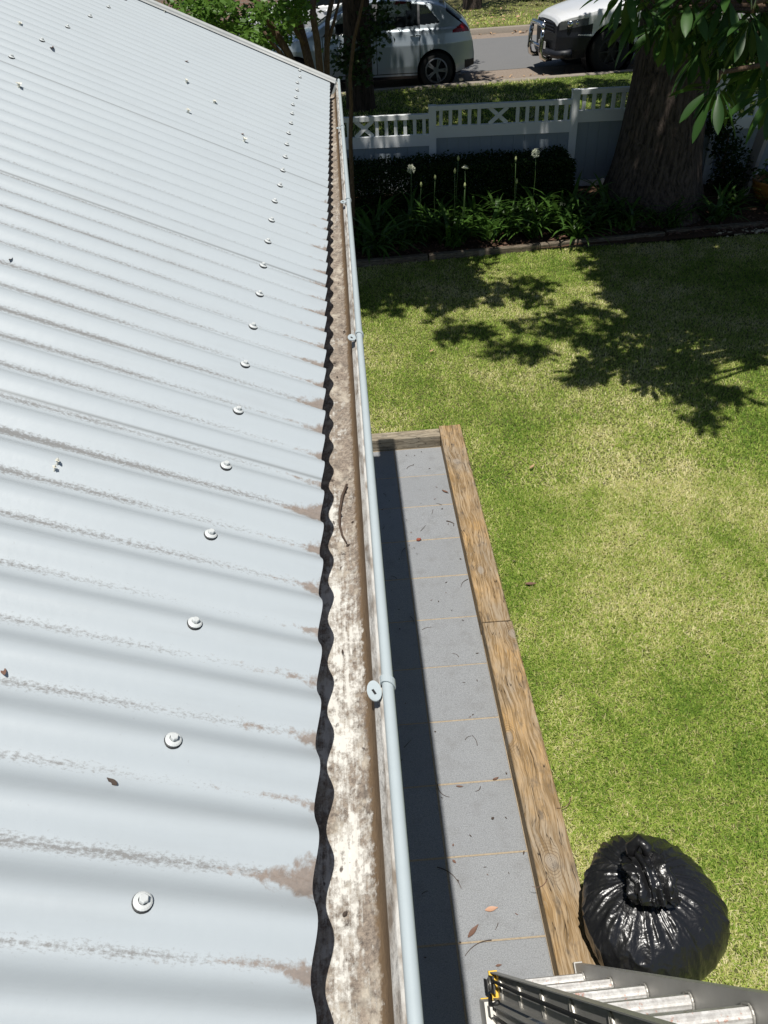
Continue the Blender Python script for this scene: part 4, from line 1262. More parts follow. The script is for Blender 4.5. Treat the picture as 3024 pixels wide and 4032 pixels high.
#%%PART3
# ------------------------------------------------------------------ vehicles
def ip(tab):
    xs = [a for a, _ in tab]; vs = [b for _, b in tab]
    return lambda x: np.interp(x, xs, vs)
def car_shell(L, W, top, zb, wz, front, rear, wheels, arch, region, mats, parent, nx=300, nside=76, ncap=26):
    """body skin as one fine loft, its skin shared out to panels, glass and lamps by region(x, z, t, capfrac)"""
    x = np.unique(np.concatenate([np.linspace(0, .12, 26), np.linspace(.12, L - .12, nx), np.linspace(L - .12, L, 26)]))
    n = len(x)
    zt = top(x); zl = zb(x)
    ef = 1 - front[1] * (1 - np.clip(x / front[0], 0, 1)) ** front[2]
    er = 1 - rear[1] * (1 - np.clip((L - x) / rear[0], 0, 1)) ** rear[2]
    half = []
    capd = np.minimum(.07, (zt - zl) * .2)
    ze_ = zt - capd
    tz = np.linspace(0, 1, nside)
    for t in tz:
        z = zl + (ze_ - zl) * t
        half.append((W * wz(z) * ef * er, z))
    we = half[-1][0]
    for k in range(1, ncap + 1):
        u = 1 - k / ncap
        half.append((we * u, zt - capd * u ** 3.2))
    nh = len(half)
    Yh = np.stack([a for a, _ in half], 1); Zh = np.stack([b for _, b in half], 1)   # n, nh
    Yf = np.concatenate([-Yh, Yh[:, -2::-1]], 1); Zf = np.concatenate([Zh, Zh[:, -2::-1]], 1)
    m = Yf.shape[1]
    V = np.stack([np.repeat(x[:, None], m, 1), Yf, Zf], -1)
    # wheel openings: pull skin vertices near an arch onto its circle
    i, j = np.meshgrid(np.arange(n - 1), np.arange(m - 1), indexing='ij')
    idx = np.arange(n * m).reshape(n, m)
    side = np.ones(m - 1, bool); side[nside - 1:m - nside] = False
    drop = np.zeros((n - 1, m - 1), bool)
    for (wx, wzz) in wheels:
        dd = np.hypot(V[..., 0] - wx, V[..., 2] - wzz)
        sel = (np.abs(dd - arch) < .011); selm = np.zeros((n, m), bool); selm[:, :nside] = True; selm[:, -nside:] = True
        sel &= selm
        sc_ = np.where(sel, arch / np.maximum(dd, 1e-6), 1)
        V[..., 0] = wx + (V[..., 0] - wx) * sc_; V[..., 2] = wzz + (V[..., 2] - wzz) * sc_
        c = (V[:-1, :-1] + V[1:, :-1] + V[1:, 1:] + V[:-1, 1:]) / 4
        drop |= (np.hypot(c[..., 0] - wx, c[..., 2] - wzz) < arch - .002) & side[None, :]
    c = (V[:-1, :-1] + V[1:, :-1] + V[1:, 1:] + V[:-1, 1:]) / 4
    T = np.where(side[None, :], 0, 1) * np.ones((n - 1, 1))
    names = region(c[..., 0], c[..., 1], c[..., 2], T.astype(bool))
    Fq = np.stack([idx[:-1, :-1], idx[1:, :-1], idx[1:, 1:], idx[:-1, 1:]], -1)
    Vf = V.reshape(-1, 3)
    for nm in np.unique(names):
        k = (names == nm) & ~drop
        if not k.any(): continue
        if nm in ('side_window', 'front_bumper', 'door_gap', 'tail_light', 'headlight', 'pillar_trim', 'sill', 'grille', 'panel_gap'):
            parts = [k & (c[..., 1] < 0), k & (c[..., 1] >= 0)]
        else:
            parts = [k]
        for k in parts:
          if not k.any(): continue
          fq = Fq[k]; used, inv = np.unique(fq.ravel(), return_inverse=True)
          vv = Vf[used].copy()
          np_mesh(nm, vv, inv.reshape(-1, 4), mats[nm], parent, True)
    # closed ends
    for e, nm in ((0, 'front_panel'), (n - 1, 'tail_panel')):
        b = MB(); ring = [tuple(p) for p in V[e]]
        b.add(ring, [tuple(range(m))] if e else [tuple(range(m - 1, -1, -1))])
        b.build(nm, mats[nm], parent)
    # floor
    b = MB(); b.span(.25, L - .25, -W * .72, W * .72, float(zl.min()) + .02, float(zl.min()) + .06); b.build('underbody', M['plastic'], parent)
    for (wx, wzz) in wheels:
        for s in (-1, 1):
            b = MB()
            b.lathe([(arch + .01, -.14), (arch + .01, .14), (0, .14)] if s < 0 else [(arch + .01, .14), (arch + .01, -.14), (0, -.14)], (wx, s * (W * .97 - .14), wzz), 'y', 28)
            b.build('wheel_housing', M['plastic'], parent)

def wheel(parent, x, y, z, r, w, s, rimmat, spokes=5, rimr=.66):
    t = MB(); t.lathe([(r * rimr, -w / 2), (r * .93, -w / 2), (r, -w * .35), (r, w * .35), (r * .93, w / 2), (r * rimr, w / 2)], (x, y, z), 'y', 40)
    to = t.build('wheel', M['tyre'], parent, True)
    b = MB(); yo = y + s * w * .5
    b.lathe([(r * rimr, -s * w * .5), (r * rimr, 0), (r * (rimr - .06), s * .004), (r * (rimr - .10), -s * .03), (r * (rimr - .10), -s * .12)], (x, yo, z), 'y', 40)
    for k in range(spokes):
        for dd in ((-.13, .13) if spokes == 5 else (0,)):
            a = 2 * PI * k / spokes + dd
            d = Vector((math.cos(a), 0, math.sin(a)))
            b.bar(Vector((x, yo - s * .012, z)) + d * r * .10, Vector((x, yo - s * .008, z)) + d * r * (rimr - .05), .026, .02, (0, 1, 0))
    b.lathe([(0, s * .004), (r * .16, s * .002), (r * .17, -s * .03)], (x, yo - s * .01, z), 'y', 20)
    b.build('rim', rimmat, to)
    d = MB(); d.lathe([(0, 0), (r * .52, 0)], (x, yo - s * .09, z), 'y', 30); d.build('brake_disc', M['rimdark'], to)

def hatchback(name, loc, rz, paint, label):
    t = empty(name, loc, rz); tag(t, label, 'hatchback car')
    L, W = 4.16, .89
    top = ip([(0, .60), (.02, .70), (.08, .76), (.30, .85), (.8, .955), (1.12, 1.01), (1.35, 1.14), (1.65, 1.31), (1.95, 1.425), (2.3, 1.475), (2.7, 1.48), (3.1, 1.45), (3.4, 1.405), (3.60, 1.355), (3.66, 1.31), (3.94, 1.10), (4.02, 1.03), (4.08, .93), (4.13, .78), (4.16, .58)])
    zb = ip([(0, .26), (.4, .2), (3.6, .2), (4.16, .34)])
    wz = ip([(.15, .90), (.24, .955), (.4, .985), (.62, .995), (.74, 1.0), (.80, .985), (.90, .965), (.955, .945), (.985, .915), (1.1, .86), (1.25, .775), (1.36, .70), (1.45, .64), (1.5, .60)])
    wheels = [(.84, .31), (3.44, .31)]
    def region(x, y, z, cap):
        nm = np.full(x.shape, 'body', object)
        tp = top(x)
        belt = .945 + .055 * (x - 1.5)
        g_ = ~cap & (z > belt) & (z < tp - .075 - .02 * (x > 3)) & (x > 1.42 + (z - .99) * 1.35) & (x < 3.50 - np.maximum(0, z - 1.08) * .92)
        nm[g_] = 'side_window'
        nm[g_ & (np.abs(x - 2.34) < .045)] = 'pillar_trim'
        nm[g_ & (np.abs(x - 3.13) < .018)] = 'pillar_trim'
        ws = cap & (x > 1.14) & (x < 1.93); nm[ws & (np.abs(y) < .60 + .0 * x)] = 'windscreen'
        wsid = ~cap & (z > tp - .10) & (x > 1.2) & (x < 1.84); nm[wsid & (z > tp - .022)] = 'windscreen'
        rw = (x > 3.63) & (x < 3.93) & (z > 1.08); nm[rw & cap] = 'rear_window'
        nm[~cap & (x > 3.62) & (x < 3.93) & (z > tp - .105)] = 'rear_window'
        nm[~cap & (x > 3.74) & (z > .89) & (z < 1.03) & (z < .93 + (x - 3.74) * .55)] = 'tail_light'
        nm[~cap & (x < .42) & (z > .62) & (z < .75) & (z > .60 + x * .18)] = 'headlight'
        nm[(z < .245) & ~cap] = 'sill'
        nm[~cap & (x > 3.98) & (z < .44)] = 'sill'
        for xs in (1.36, 2.34, 3.14):
            nm[~cap & (np.abs(x - xs) < .008) & (z < belt) & (z > .29) & (nm == 'body')] = 'door_gap'
        nm[~cap & (np.abs(z - .29) < .008) & (x > 1.36) & (x < 3.1) & (nm == 'body')] = 'door_gap'
        return nm
    mats = dict(body=paint, side_window=M['glass'], pillar_trim=M['plastic'], windscreen=M['glass'], rear_window=M['glass'], tail_light=M['redlens'], headlight=M['lens'], sill=M['plastic'], door_gap=M['seam'], front_panel=paint, tail_panel=M['plastic'])
    car_shell(L, W, top, zb, wz, (.75, .36, 2.2), (.75, .34, 2.2), wheels, .355, region, mats, t)
    for wx, wzz in wheels:
        for s in (-1, 1): wheel(t, wx, s * (W * .97 - .10), wzz, .312, .20, s, M['rim'])
    for s in (-1, 1):
        b = MB(); b.tube([(1.56, s * .80, 1.015), (1.56, s * .90, 1.03)], .025, 8)
        b.lathe([(0, -.06), (.05, -.055), (.075, -.02), (.075, .02), (.05, .06), (0, .065)], (1.55, s * .955, 1.06), 'y', 16)
        b.build('wing_mirror', paint, t, True)
        for hx in (2.18, 3.06):
            yy = W * float(wz(.90)) + .004
            b = MB(); b.tube([(hx - .085, s * yy, .885), (hx - .06, s * (yy + .022), .89), (hx + .07, s * (yy + .022), .895), (hx + .09, s * yy, .895)], .013, 8)
            b.build('door_handle', paint, t, True)
    b = MB(); b.bar((3.60, -.50, 1.372), (3.60, .50, 1.372), .17, .018); b.build('spoiler', paint, t)
    b = MB()
    for xx in (2.0, 2.75):
        for s in (-.36, .36):
            b.box((xx, s, .60), (.46, .46, .16)); b.box((xx + .24, s, .86), (.13, .44, .55)); b.box((xx + .29, s, 1.19), (.08, .24, .15))
    b.build('seat', M['plastic'], t)
    b = MB(); b.box((4.14, 0, .50), (.05, .52, .12)); b.build('number_plate', M['lens'], t)
    return t
hx0 = 1.80 - 3.44 * math.cos(.06)
hatchback('parked_hatchback', (hx0 + .10, KY(1.8) + .34 + .89 + 3.44 * math.sin(.06), .418), -.06, M['silver'], 'silver hatchback parked at the kerb, half hidden behind the dark street tree trunk')
hatchback('parked_hatchback', (-2.35, KY(0) + 6.0, .436), math.atan(.045), M['whitecar'], 'white car parked on the far side of the road behind the silver hatchback')

def ute(loc, rz):
    t = empty('pickup_truck', loc, rz); tag(t, 'white pickup truck with black front bumper and chrome nudge bar parked at the kerb', 'pickup truck')
    L, W = 5.2, .91
    top = ip([(0, .90), (.02, .95), (.06, .985), (.2, 1.04), (.6, 1.13), (1.15, 1.215), (1.35, 1.30), (1.75, 1.57), (2.1, 1.75), (2.5, 1.80), (3.2, 1.78), (3.42, 1.70), (3.46, 1.25), (3.5, 1.18), (5.2, 1.18)])
    zb = ip([(0, .32), (.25, .28), (1.0, .40), (5.2, .48)])
    wz = ip([(.3, .90), (.45, .955), (.66, .985), (.74, .975), (.85, .985), (1.0, .985), (1.08, .955), (1.14, .92), (1.2, .90), (1.5, .80), (1.75, .70)])
    wheels = [(.98, .39), (4.05, .39)]
    def region(x, y, z, cap):
        nm = np.full(x.shape, 'body', object)
        nm[~cap & (z < .72 - np.maximum(0, x - .1) * .10) & (x < .66)] = 'front_bumper'
        nm[~cap & (x < .035) & (z > .70)] = 'grille'
        hl = ~cap & (x >= .035) & (x < .50) & (z > .76 + x * .20) & (z < .90 + x * .14)
        nm[hl] = 'headlight'
        nm[~cap & (x < .58) & (z > .70) & ~hl & (z < .76 + x * .20)] = 'front_bumper'
        tp = top(x)
        g_ = ~cap & (z > 1.19) & (z < tp - .09) & (x > 1.62 + (z - 1.2) * .8) & (x < 3.3)
        nm[g_] = 'side_window'; nm[g_ & (np.abs(x - 2.5) < .05)] = 'body'
        nm[cap & (x > 1.22) & (x < 2.05)] = 'windscreen'
        nm[~cap & (np.abs(z - (1.075 + .09 * x)) < .008) & (x > .5) & (x < 1.3)] = 'panel_gap'
        nm[~cap & (np.abs(x - 1.52) < .008) & (z > .45) & (z < 1.18)] = 'panel_gap'
        nm[(z < .42) & ~cap & (x > .7)] = 'sill'
        return nm
    mats = dict(body=M['whitecar'], front_bumper=M['plastic'], grille=M['plastic'], headlight=M['lens'], side_window=M['glass'], windscreen=M['glass'], panel_gap=M['seam'], sill=M['plastic'], front_panel=M['plastic'], tail_panel=M['whitecar'])
    car_shell(L, W, top, zb, wz, (.75, .34, 2.6), (.2, .04, 2), wheels, .47, region, mats, t)
    for wx, wzz in wheels:
        for s in (-1, 1): wheel(t, wx, s * (W * .97 - .12), wzz, .385, .25, s, M['rimdark'], 6, .58)
    # grille slats, badge bar
    for k in range(4):
        b = MB(); b.tube([(-.012, -.46, .72 + k * .05), (-.04, 0, .725 + k * .05), (-.012, .46, .72 + k * .05)], .014, 6); b.build('grille_slat', M['plastic'], t)
    b = MB(); b.lathe([(.055, -.012), (.062, 0), (.055, .012)], (-.058, 0, .82), 'x', 24); b.build('front_badge', M['chrome'], t, True)
    for s in (-1, 1):
        b = MB(); b.lathe([(0, -.035), (.04, -.03), (.06, -.008), (.06, .02)] if s < 0 else [(0, .035), (.04, .03), (.06, .008), (.06, -.02)], (.20, s * .755, .872), 'y', 18)
        b.lathe([(0, -.03), (.03, -.024), (.045, -.006), (.045, .02)] if s < 0 else [(0, .03), (.03, .024), (.045, .006), (.045, -.02)], (.32, s * .80, .895), 'y', 18)
        b.build('lamp_reflector', M['chrome'], t, True)
    # lower bumper lip and fog lamps
    b = MB(); b.tube([(.25, -.80, .40), (.05, -.64, .37), (-.03, -.3, .36), (-.03, .3, .36), (.05, .64, .37), (.25, .80, .40)], .07, 10); b.build('bumper_lip', M['plastic'], t, True)
    # nudge bar
    b = MB()
    for s in (-.36, .36):
        b.tube([(.02, s * .9, .27), (-.12, s, .27), (-.19, s, .31), (-.215, s, .42), (-.20, s, .64), (-.18, s, .76)], .042, 12)
    b.tube([(-.18, -.36, .76), (-.185, -.335, .825), (-.19, -.27, .85), (-.19, .27, .85), (-.185, .335, .825), (-.18, .36, .76)], .042, 12)
    b.tube([(-.205, -.36, .50), (-.215, 0, .50), (-.205, .36, .50)], .028, 10)
    b.build('nudge_bar', M['chrome'], t, True)
    b = MB(); b.box((-.075, 0, .48), (.02, .38, .12)); b.build('number_plate', M['whitecar'], t)
    for s in (-1, 1):
        b = MB(); b.tube([(1.72, s * .80, 1.24), (1.70, s * .98, 1.27)], .03, 8); b.box((1.68, s * 1.04, 1.33), (.10, .17, .22)); b.build('wing_mirror', M['plastic'], t)
    b = MB()
    for s in (-.4, .4):
        b.box((2.4, s, .85), (.5, .5, .2)); b.box((2.68, s, 1.15), (.15, .5, .6))
    b.build('seat', M['plastic'], t)
    return t
ute((5.10 - .98, KY(5) + .36 + .91, .418), math.atan(.045) + .05)

# ------------------------------------------------------------------ across the road
wl_ = empty('brick_garden_wall', (-6.0, 24.6, .5)); tag(wl_, 'pink brick garden wall far across the road behind the leaves', 'wall')
b = MB(); b.span(-7, 4.6, 0, .23, -.1, 1.7); b.build('brickwork', M['brick'], wl_)
b = MB(); b.span(-7.03, 4.63, -.03, .26, 1.705, 1.78); b.build('coping', M['kerb'], wl_)
def far_shrub(x, y, z, rx, rz_, label, seed, mat='hedge'):
    t = empty('far_shrub', (x, y, z)); tag(t, label, 'shrub', None)
    q = np.random.default_rng(seed); C = np.stack([x + q.normal(0, rx * .5, 9), y + q.normal(0, .4, 9), z + q.uniform(.2, rz_, 9)], -1)
    foliage('foliage', C, np.full((9, 3), rx * .42), 170, .11, seed, M[mat], t)
    b = MB(); b.tube([(0, 0, -.1), (.05, 0, rz_ * .7)], [.05, .02], 6); b.build('stem', M['bark2'], t)
far_shrub(-9, 23.6, .55, 1.4, 1.4, 'dark shrub before the left part of the brick wall', 71)
far_shrub(-5.2, 24.0, .55, 1.0, 1.2, 'low green shrub in front of the middle of the brick wall', 72, 'bright')
far_shrub(6.4, 28.6, .58, 1.3, 1.2, 'dark shrub on the far verge beyond the white pickup', 73)
far_shrub(3.2, 29.5, .58, 1.3, 1.2, 'dark shrub on the far verge beyond the open road', 74)
far_shrub(10.5, 28.0, .58, 1.6, 1.4, 'wide dark shrub at the right of the far verge', 75)
ft = empty('far_tree', (4.15, 27.0, .5)); tag(ft, 'brown tree trunk on the far dry verge', 'tree')
V, Fq = trunk_mesh(None, [(0, 0, -.1), (0, 0, 1), (.1, 0, 3)], [.28, .25, .2], (.1, [(-1.5, .3, 3)]), 61, 24, 20)
np_mesh('trunk', V, Fq, M['bark'], ft, True)
foliage('crown', [(4.2 + random.gauss(0, 1.5), 27 + random.gauss(0, 1.5), random.uniform(4, 6.5)) for k in range(60)], [(.6, .6, .5)] * 60, 40, .22, 65, M['crown'], ft)
lim = MB(); lim.tube([(.1, 0, 2.9), (.3, .2, 4.0), (.9, .3, 5.0)], [.2, .12, .05], 8); lim.tube([(.1, 0, 2.9), (-.4, -.1, 4.0), (-1, .1, 5.0)], [.18, .12, .05], 8); lim.build('limb', M['bark'], ft, True)
for k, (x, y, s) in enumerate([(-20, 44, 6), (-8, 46, 7), (4, 45, 6.5), (15, 47, 7), (27, 44, 6)]):
    t = empty('distant_tree', (x, y, 0)); tag(t, ['distant dark tree at the far left', 'distant dark tree left of centre', 'distant dark tree at centre', 'distant dark tree right of centre', 'distant dark tree at the far right'][k], 'tree')
    b = MB(); b.tube([(0, 0, -.2), (.1, 0, 2), (0, .1, 4)], [.35, .28, .2], 10); b.build('trunk', M['bark2'], t, True)
    q = np.random.default_rng(90 + k)
    foliage('crown', np.stack([x + q.normal(0, s * .42, 70), y + q.normal(0, 1.5, 70), q.uniform(1.0, s, 70)], -1), np.full((70, 3), .9), 45, .30, 95 + k, M['crown'], t)

# ------------------------------------------------------------------ black bin bag
bag = empty('garbage_bag', (.985, 1.275, .075)); tag(bag, 'full black plastic garbage bag tied at the top, standing on the grass beside the sleeper', 'garbage bag')
nu, nv_ = 260, 190
U = np.linspace(0, 2 * PI, nu, endpoint=False); T = np.linspace(0.0, 1, nv_)
uu, tt = np.meshgrid(U, T)
# meridian from knot (t=0) over the shoulder to the ground (t=1)
ang = tt * PI * .93
R0 = np.sin(ang) ** .74
Zp = .5 + .5 * np.sign(np.cos(ang)) * np.abs(np.cos(ang)) ** .85
pleat_env = np.exp(-((tt - .12) / .22) ** 2) + .35 * np.exp(-((tt - .5) / .3) ** 2)
cu, su = np.cos(uu), np.sin(uu)
ph1 = uu + .22 * np.sin(2.2 * tt + uu) + .10 * fbm(cu * 3, su * 3, tt * 2, 1.5, 201)
def ridge(a, p): return (1 - np.abs(a)) ** p
# long folds that run down from the knot, sharper and closer together near it
f1 = ridge(np.sin(ph1 * 8.5 + .6 * np.sin(3 * tt)), 2.5); f2 = ridge(np.sin(ph1 * 15 + 1.2 + .5 * np.sin(4 * tt + 1)), 3); f3 = ridge(np.sin(ph1 * 26 + 2.0 * np.sin(1.5 * tt)), 3)
near = np.exp(-((tt - .10) / .20) ** 2)
lobe = .35 + .65 * np.clip(fbm(cu * 1.2, su * 1.2, tt * .8, 2.2, 209), 0, 1)
front = np.exp(-((np.mod(uu + PI / 2 + PI + .35, 2 * PI) - PI) / 1.1) ** 2) * np.exp(-((tt - .55) / .30) ** 2)
near = near * (.10 + 1.0 * np.exp(-((np.mod(uu + .25 + PI, 2 * PI) - PI) / .75) ** 2)) * (.6 + .6 * np.clip(fbm(cu * 2, su * 2, 0, 2.5, 219) + .3, 0, 1))
fold = f1 * (.022 * near + .008 * lobe) + f2 * (.022 * near + .004 * lobe + .006 * front) + f3 * (.018 * near + .006 * front)
# slanting crumples, stretched along the fall of the sheet
crA = ridge(fbm(cu * 2.6, su * 2.6, tt * 2.2, 3.0, 211, 2), 4); crB = ridge(fbm(cu * 5, su * 5, tt * 4.5, 3.2, 212, 2), 4)
crL = ridge(fbm(cu * 3.6 + .5 * tt, su * 3.6, tt * 1.0, 2.6, 251, 2), 7) * np.clip(tt * 5, 0, 1)
crM = ridge(fbm(cu * 6.5, su * 6.5 + tt, tt * 2.0, 2.6, 252, 2), 6) * np.clip(tt * 5, 0, 1)
crk = crA * .018 + crB * (.006 + .012 * front) + crL * .022 + crM * .018
Rr = R0 * (1 + (fold - .02) * np.clip((tt - .015) * 14, 0, 1)) + (crk - .012) * np.clip(tt * 5, 0, 1)
Rr += .035 * fbm(R0 * cu, R0 * su, Zp * 1.6, 3.4, 241, 2) * np.clip(tt * 5, 0, 1)
Rr *= 1 + .05 * np.cos(2 * uu - .6) + .04 * np.cos(3 * uu + 1)
ax_, ay_, hz_ = .272, .278, .345
bx = Rr * np.cos(uu) * ax_; by = Rr * np.sin(uu) * ay_
bz = (Zp + (crk + fold * .6 - .02) * .9 * np.clip(tt * 5, 0, 1)) * hz_ - .03
lean = (np.clip(bz, 0, 1) / hz_) ** 1.5
bx -= .075 * lean; by += .085 * lean
bz = np.maximum(bz, -.005 + .004 * fbm(bx, by, 0, 20, 5))
V = np.stack([bx, by, bz], -1).reshape(-1, 3)
k = np.arange(nu); k2 = (k + 1) % nu
Fq = np.concatenate([np.stack([k + i * nu, k + (i + 1) * nu, k2 + (i + 1) * nu, k2 + i * nu], -1) for i in range(nv_ - 1)])
np_mesh('sack', V, Fq, M['bag'], bag, True)
# gathered top flopped over towards the viewer
nu2, nv2 = 150, 70
U = np.linspace(0, 2 * PI, nu2, endpoint=False); T = np.linspace(0, 1, nv2); uu, tt = np.meshgrid(U, T)
cen = np.array([(-.075, .085, .345), (-.080, .090, .385), (-.085, .075, .425), (-.080, .030, .435), (-.070, -.025, .415), (-.062, -.060, .385)])
tq = np.linspace(0, 1, len(cen))
C = np.stack([np.interp(tt, tq, cen[:, i]) for i in range(3)], -1)
rad = np.interp(tt, [0, .12, .3, .6, .85, 1], [.045, .030, .042, .056, .062, .050])
rad = rad * (1 + .22 * np.sin(uu * 7 + 4 * tt) + .16 * np.sin(uu * 13 - 6 * tt + 1) + .22 * fbm(np.cos(uu), np.sin(uu), tt * 2.4, 4.5, 221)) + .010 * (1 - np.abs(fbm(np.cos(uu), np.sin(uu), tt * 3, 9, 222, 2))) ** 3
# ring frame: tangent bends from up to towards -y
tan = np.stack([np.interp(tt, tq, v) for v in ([0, 0, .05, .1, .1, .1], [0, 0, -.5, -.95, -.95, -.85], [1, 1, .8, .1, -.35, -.5])], -1)
tan /= np.linalg.norm(tan, axis=-1, keepdims=True)
e1 = np.cross(tan, np.array([0, -.4, 1.0]) + 0 * tan); bad = np.linalg.norm(e1, axis=-1, keepdims=True) < .15
e1 = np.where(bad, np.array([1., 0, 0]), e1); e1 = e1 * np.sign(e1[..., :1] + 1e-9); e1 /= np.linalg.norm(e1, axis=-1, keepdims=True)
e2_ = np.cross(tan, e1)
V = C + (e1 * np.cos(uu)[..., None] * 1.15 + e2_ * np.sin(uu)[..., None] * .72) * rad[..., None]
drop_ = np.clip((tt - .55) / .45, 0, 1) ** 1.5 * fbm(np.cos(uu), np.sin(uu), 0, 3.2, 231)
V += np.stack([0 * tt, -.030 * drop_, -.020 * np.abs(drop_)], -1)
V = V.reshape(-1, 3)
k = np.arange(nu2); k2 = (k + 1) % nu2
Fq = np.concatenate([np.stack([k + i * nu2, k2 + i * nu2, k2 + (i + 1) * nu2, k + (i + 1) * nu2], -1) for i in range(nv2 - 1)])
knot = np_mesh('tied_top', V, Fq, M['bag'], bag, True)
# the small loop of the knot
lp = MB(); q = random.Random(5)
P_ = [(-.115, .100, .405), (-.112, .125, .452), (-.085, .135, .478), (-.062, .110, .470), (-.060, .085, .435)]
lp.tube(P_, [.018, .024, .022, .024, .016], 14); lp.build('knot', M['bag'], bag, True)

# ------------------------------------------------------------------ extension ladder
lad = empty('extension_ladder', (.50, 1.15, 0)); tag(lad, 'worn aluminium extension ladder with paint-spattered rungs leaning up from the paving beside the bag', 'ladder')
LO = Vector(lad.location)
Ld = Vector((.075, -.395, .915)).normalized(); Rd = Vector((1, 0.0, .02)); Rd = (Rd - Ld * Rd.dot(Ld)).normalized(); Nd = Rd.cross(Ld)
if Nd.y < 0: Nd = -Nd
B0 = Vector((.497, 1.088, .205))        # centre of the lowest visible rung
def lp_(a, r_, n_): return B0 + Ld * a + Rd * r_ + Nd * n_ - LO
LM = Matrix((Rd, Ld, Nd)).transposed()
def lbox(b, a0, a1, r0, r1, n0, n1):
    c = lp_((a0 + a1) / 2, (r0 + r1) / 2, (n0 + n1) / 2); b.box(c, (r1 - r0, a1 - a0, n1 - n0), LM)
LEN = 3.0
for sgn in (-1, 1):
    # upper section rails: channel with flanges turned outwards
    b = MB(); w0 = .152 * sgn; w1 = (.152 + .003) * sgn
    lbox(b, -.09, LEN, min(w0, w1), max(w0, w1), -.043, .043)
    f0, f1 = sorted((w1, w1 + .022 * sgn))
    lbox(b, -.09, LEN, f0, f1, .040, .0435); lbox(b, -.09, LEN, f0, f1, -.0435, -.040)
    b.build('rail', M['alu'], lad)
    # lower section rails
    b = MB(); w0 = .176 * sgn; w1 = (.176 + .003) * sgn
    lbox(b, -.15, LEN, min(w0, w1), max(w0, w1), -.140, -.052)
    f0, f1 = sorted((w1, w1 + .024 * sgn))
    lbox(b, -.15, LEN, f0, f1, -.055, -.0515); lbox(b, -.15, LEN, f0, f1, -.1405, -.137)
    rl = b.build('rail', M['alu'], lad)
    b = MB(); g0, g1 = sorted((.172 * sgn, .216 * sgn)); lbox(b, -.172, -.055, g0, g1, -.145, -.047); b.build('foot_cap', M['alu_light'], lad)
    b = MB(); g0, g1 = sorted((.171 * sgn, .209 * sgn)); lbox(b, -.180, -.173, g0, g1, -.148, -.044); b.build('end_plate', M['yellow'] if sgn < 0 else M['alu_light'], rl)
    b = MB(); g0, g1 = sorted((.149 * sgn, .181 * sgn)); lbox(b, -.100, -.086, g0, g1, -.046, .047); b.build('end_cap', M['yellow'] if sgn < 0 else M['alu'], lad)
    # swaged rung ends on the outer web
    for k in range(10):
        b = MB(); b.tube([lp_(k * .323 - .012, .1555 * sgn, -.012), lp_(k * .323 + .012, .1555 * sgn, -.012)], [.0035, .0035], 6)
        ell = [lp_(k * .323 + .011 * math.cos(a), .157 * sgn, -.008 + .036 * math.sin(a)) for a in np.linspace(0, 2 * PI, 17)]
        b.tube(ell, .0045, 6, False); b.build('swage_ring', M['alu_light'], lad)
# rungs: flat-topped fluted tubes
def rung(a, n_, half):
    b = MB(); nseg = 26; vs = []
    for xr in (-half, half):
        for k in range(nseg):
            an = 2 * PI * k / nseg
            rr_ = .0215 + (.0014 if k % 2 else 0)
            vs.append(lp_(a + rr_ * 1.05 * math.cos(an), xr, n_ + max(-.020, min(.0150, rr_ * 1.05 * math.sin(an)))))
    b.add(vs, [(k, (k + 1) % nseg, nseg + (k + 1) % nseg, nseg + k) for k in range(nseg)])
    o = b.build('rung', M['rung'], lad)
    for s in (-1, 1):
        c = MB(); ring = [lp_(a + .0255 * math.cos(an), s * (half - .004), n_ + max(-.023, min(.0185, .0255 * math.sin(an)))) for an in np.linspace(0, 2 * PI, 21)]
        c.tube(ring, .0030, 6, False); c.build('collar', M['alu_light'], o)
for k in range(10):
    rung(k * .323, 0, .152)
    if k != 0: rung(k * .323 - .10, -.096, .176)
# hoist rope, pulley and bracket on the near rail
b = MB(); b.tube([lp_(.0, -.185, .020), lp_(.4, -.180, .010), lp_(1.1, -.178, .004), lp_(LEN, -.178, 0)], .0058, 8); b.build('hoist_rope', M['black'], lad, True)
b = MB(); b.tube([lp_(-.05, -.200, -.085), lp_(.4, -.205, -.09), lp_(LEN, -.205, -.09)], .0058, 8); b.build('hoist_rope', M['black'], lad, True)
b = MB(); lbox(b, -.075, .01, -.186, -.180, -.02, .034); lbox(b, -.07, .0, -.206, -.203, -.012, .026); b.build('pulley_bracket', M['black'], lad)
b = MB(); ringc = lp_(-.02, -.194, .01)
b.tube([ringc + Ld * .017 * math.cos(a) + Nd * .017 * math.sin(a) for a in np.linspace(0, 2 * PI, 19)], .0055, 8, False); b.build('pulley_wheel', M['pulley'], lad, True)
b = MB(); b.tube([lp_(-.06, -.19, -.03), lp_(-.02, -.20, -.052), lp_(.05, -.20, -.050), lp_(.07, -.185, -.040)], .008, 8); b.build('latch_hook', M['black'], lad, True)
b = MB(); lbox(b, -.01, .045, -.214, -.205, -.085, -.055); b.build('guide_bracket', M['alu_light'], lad)

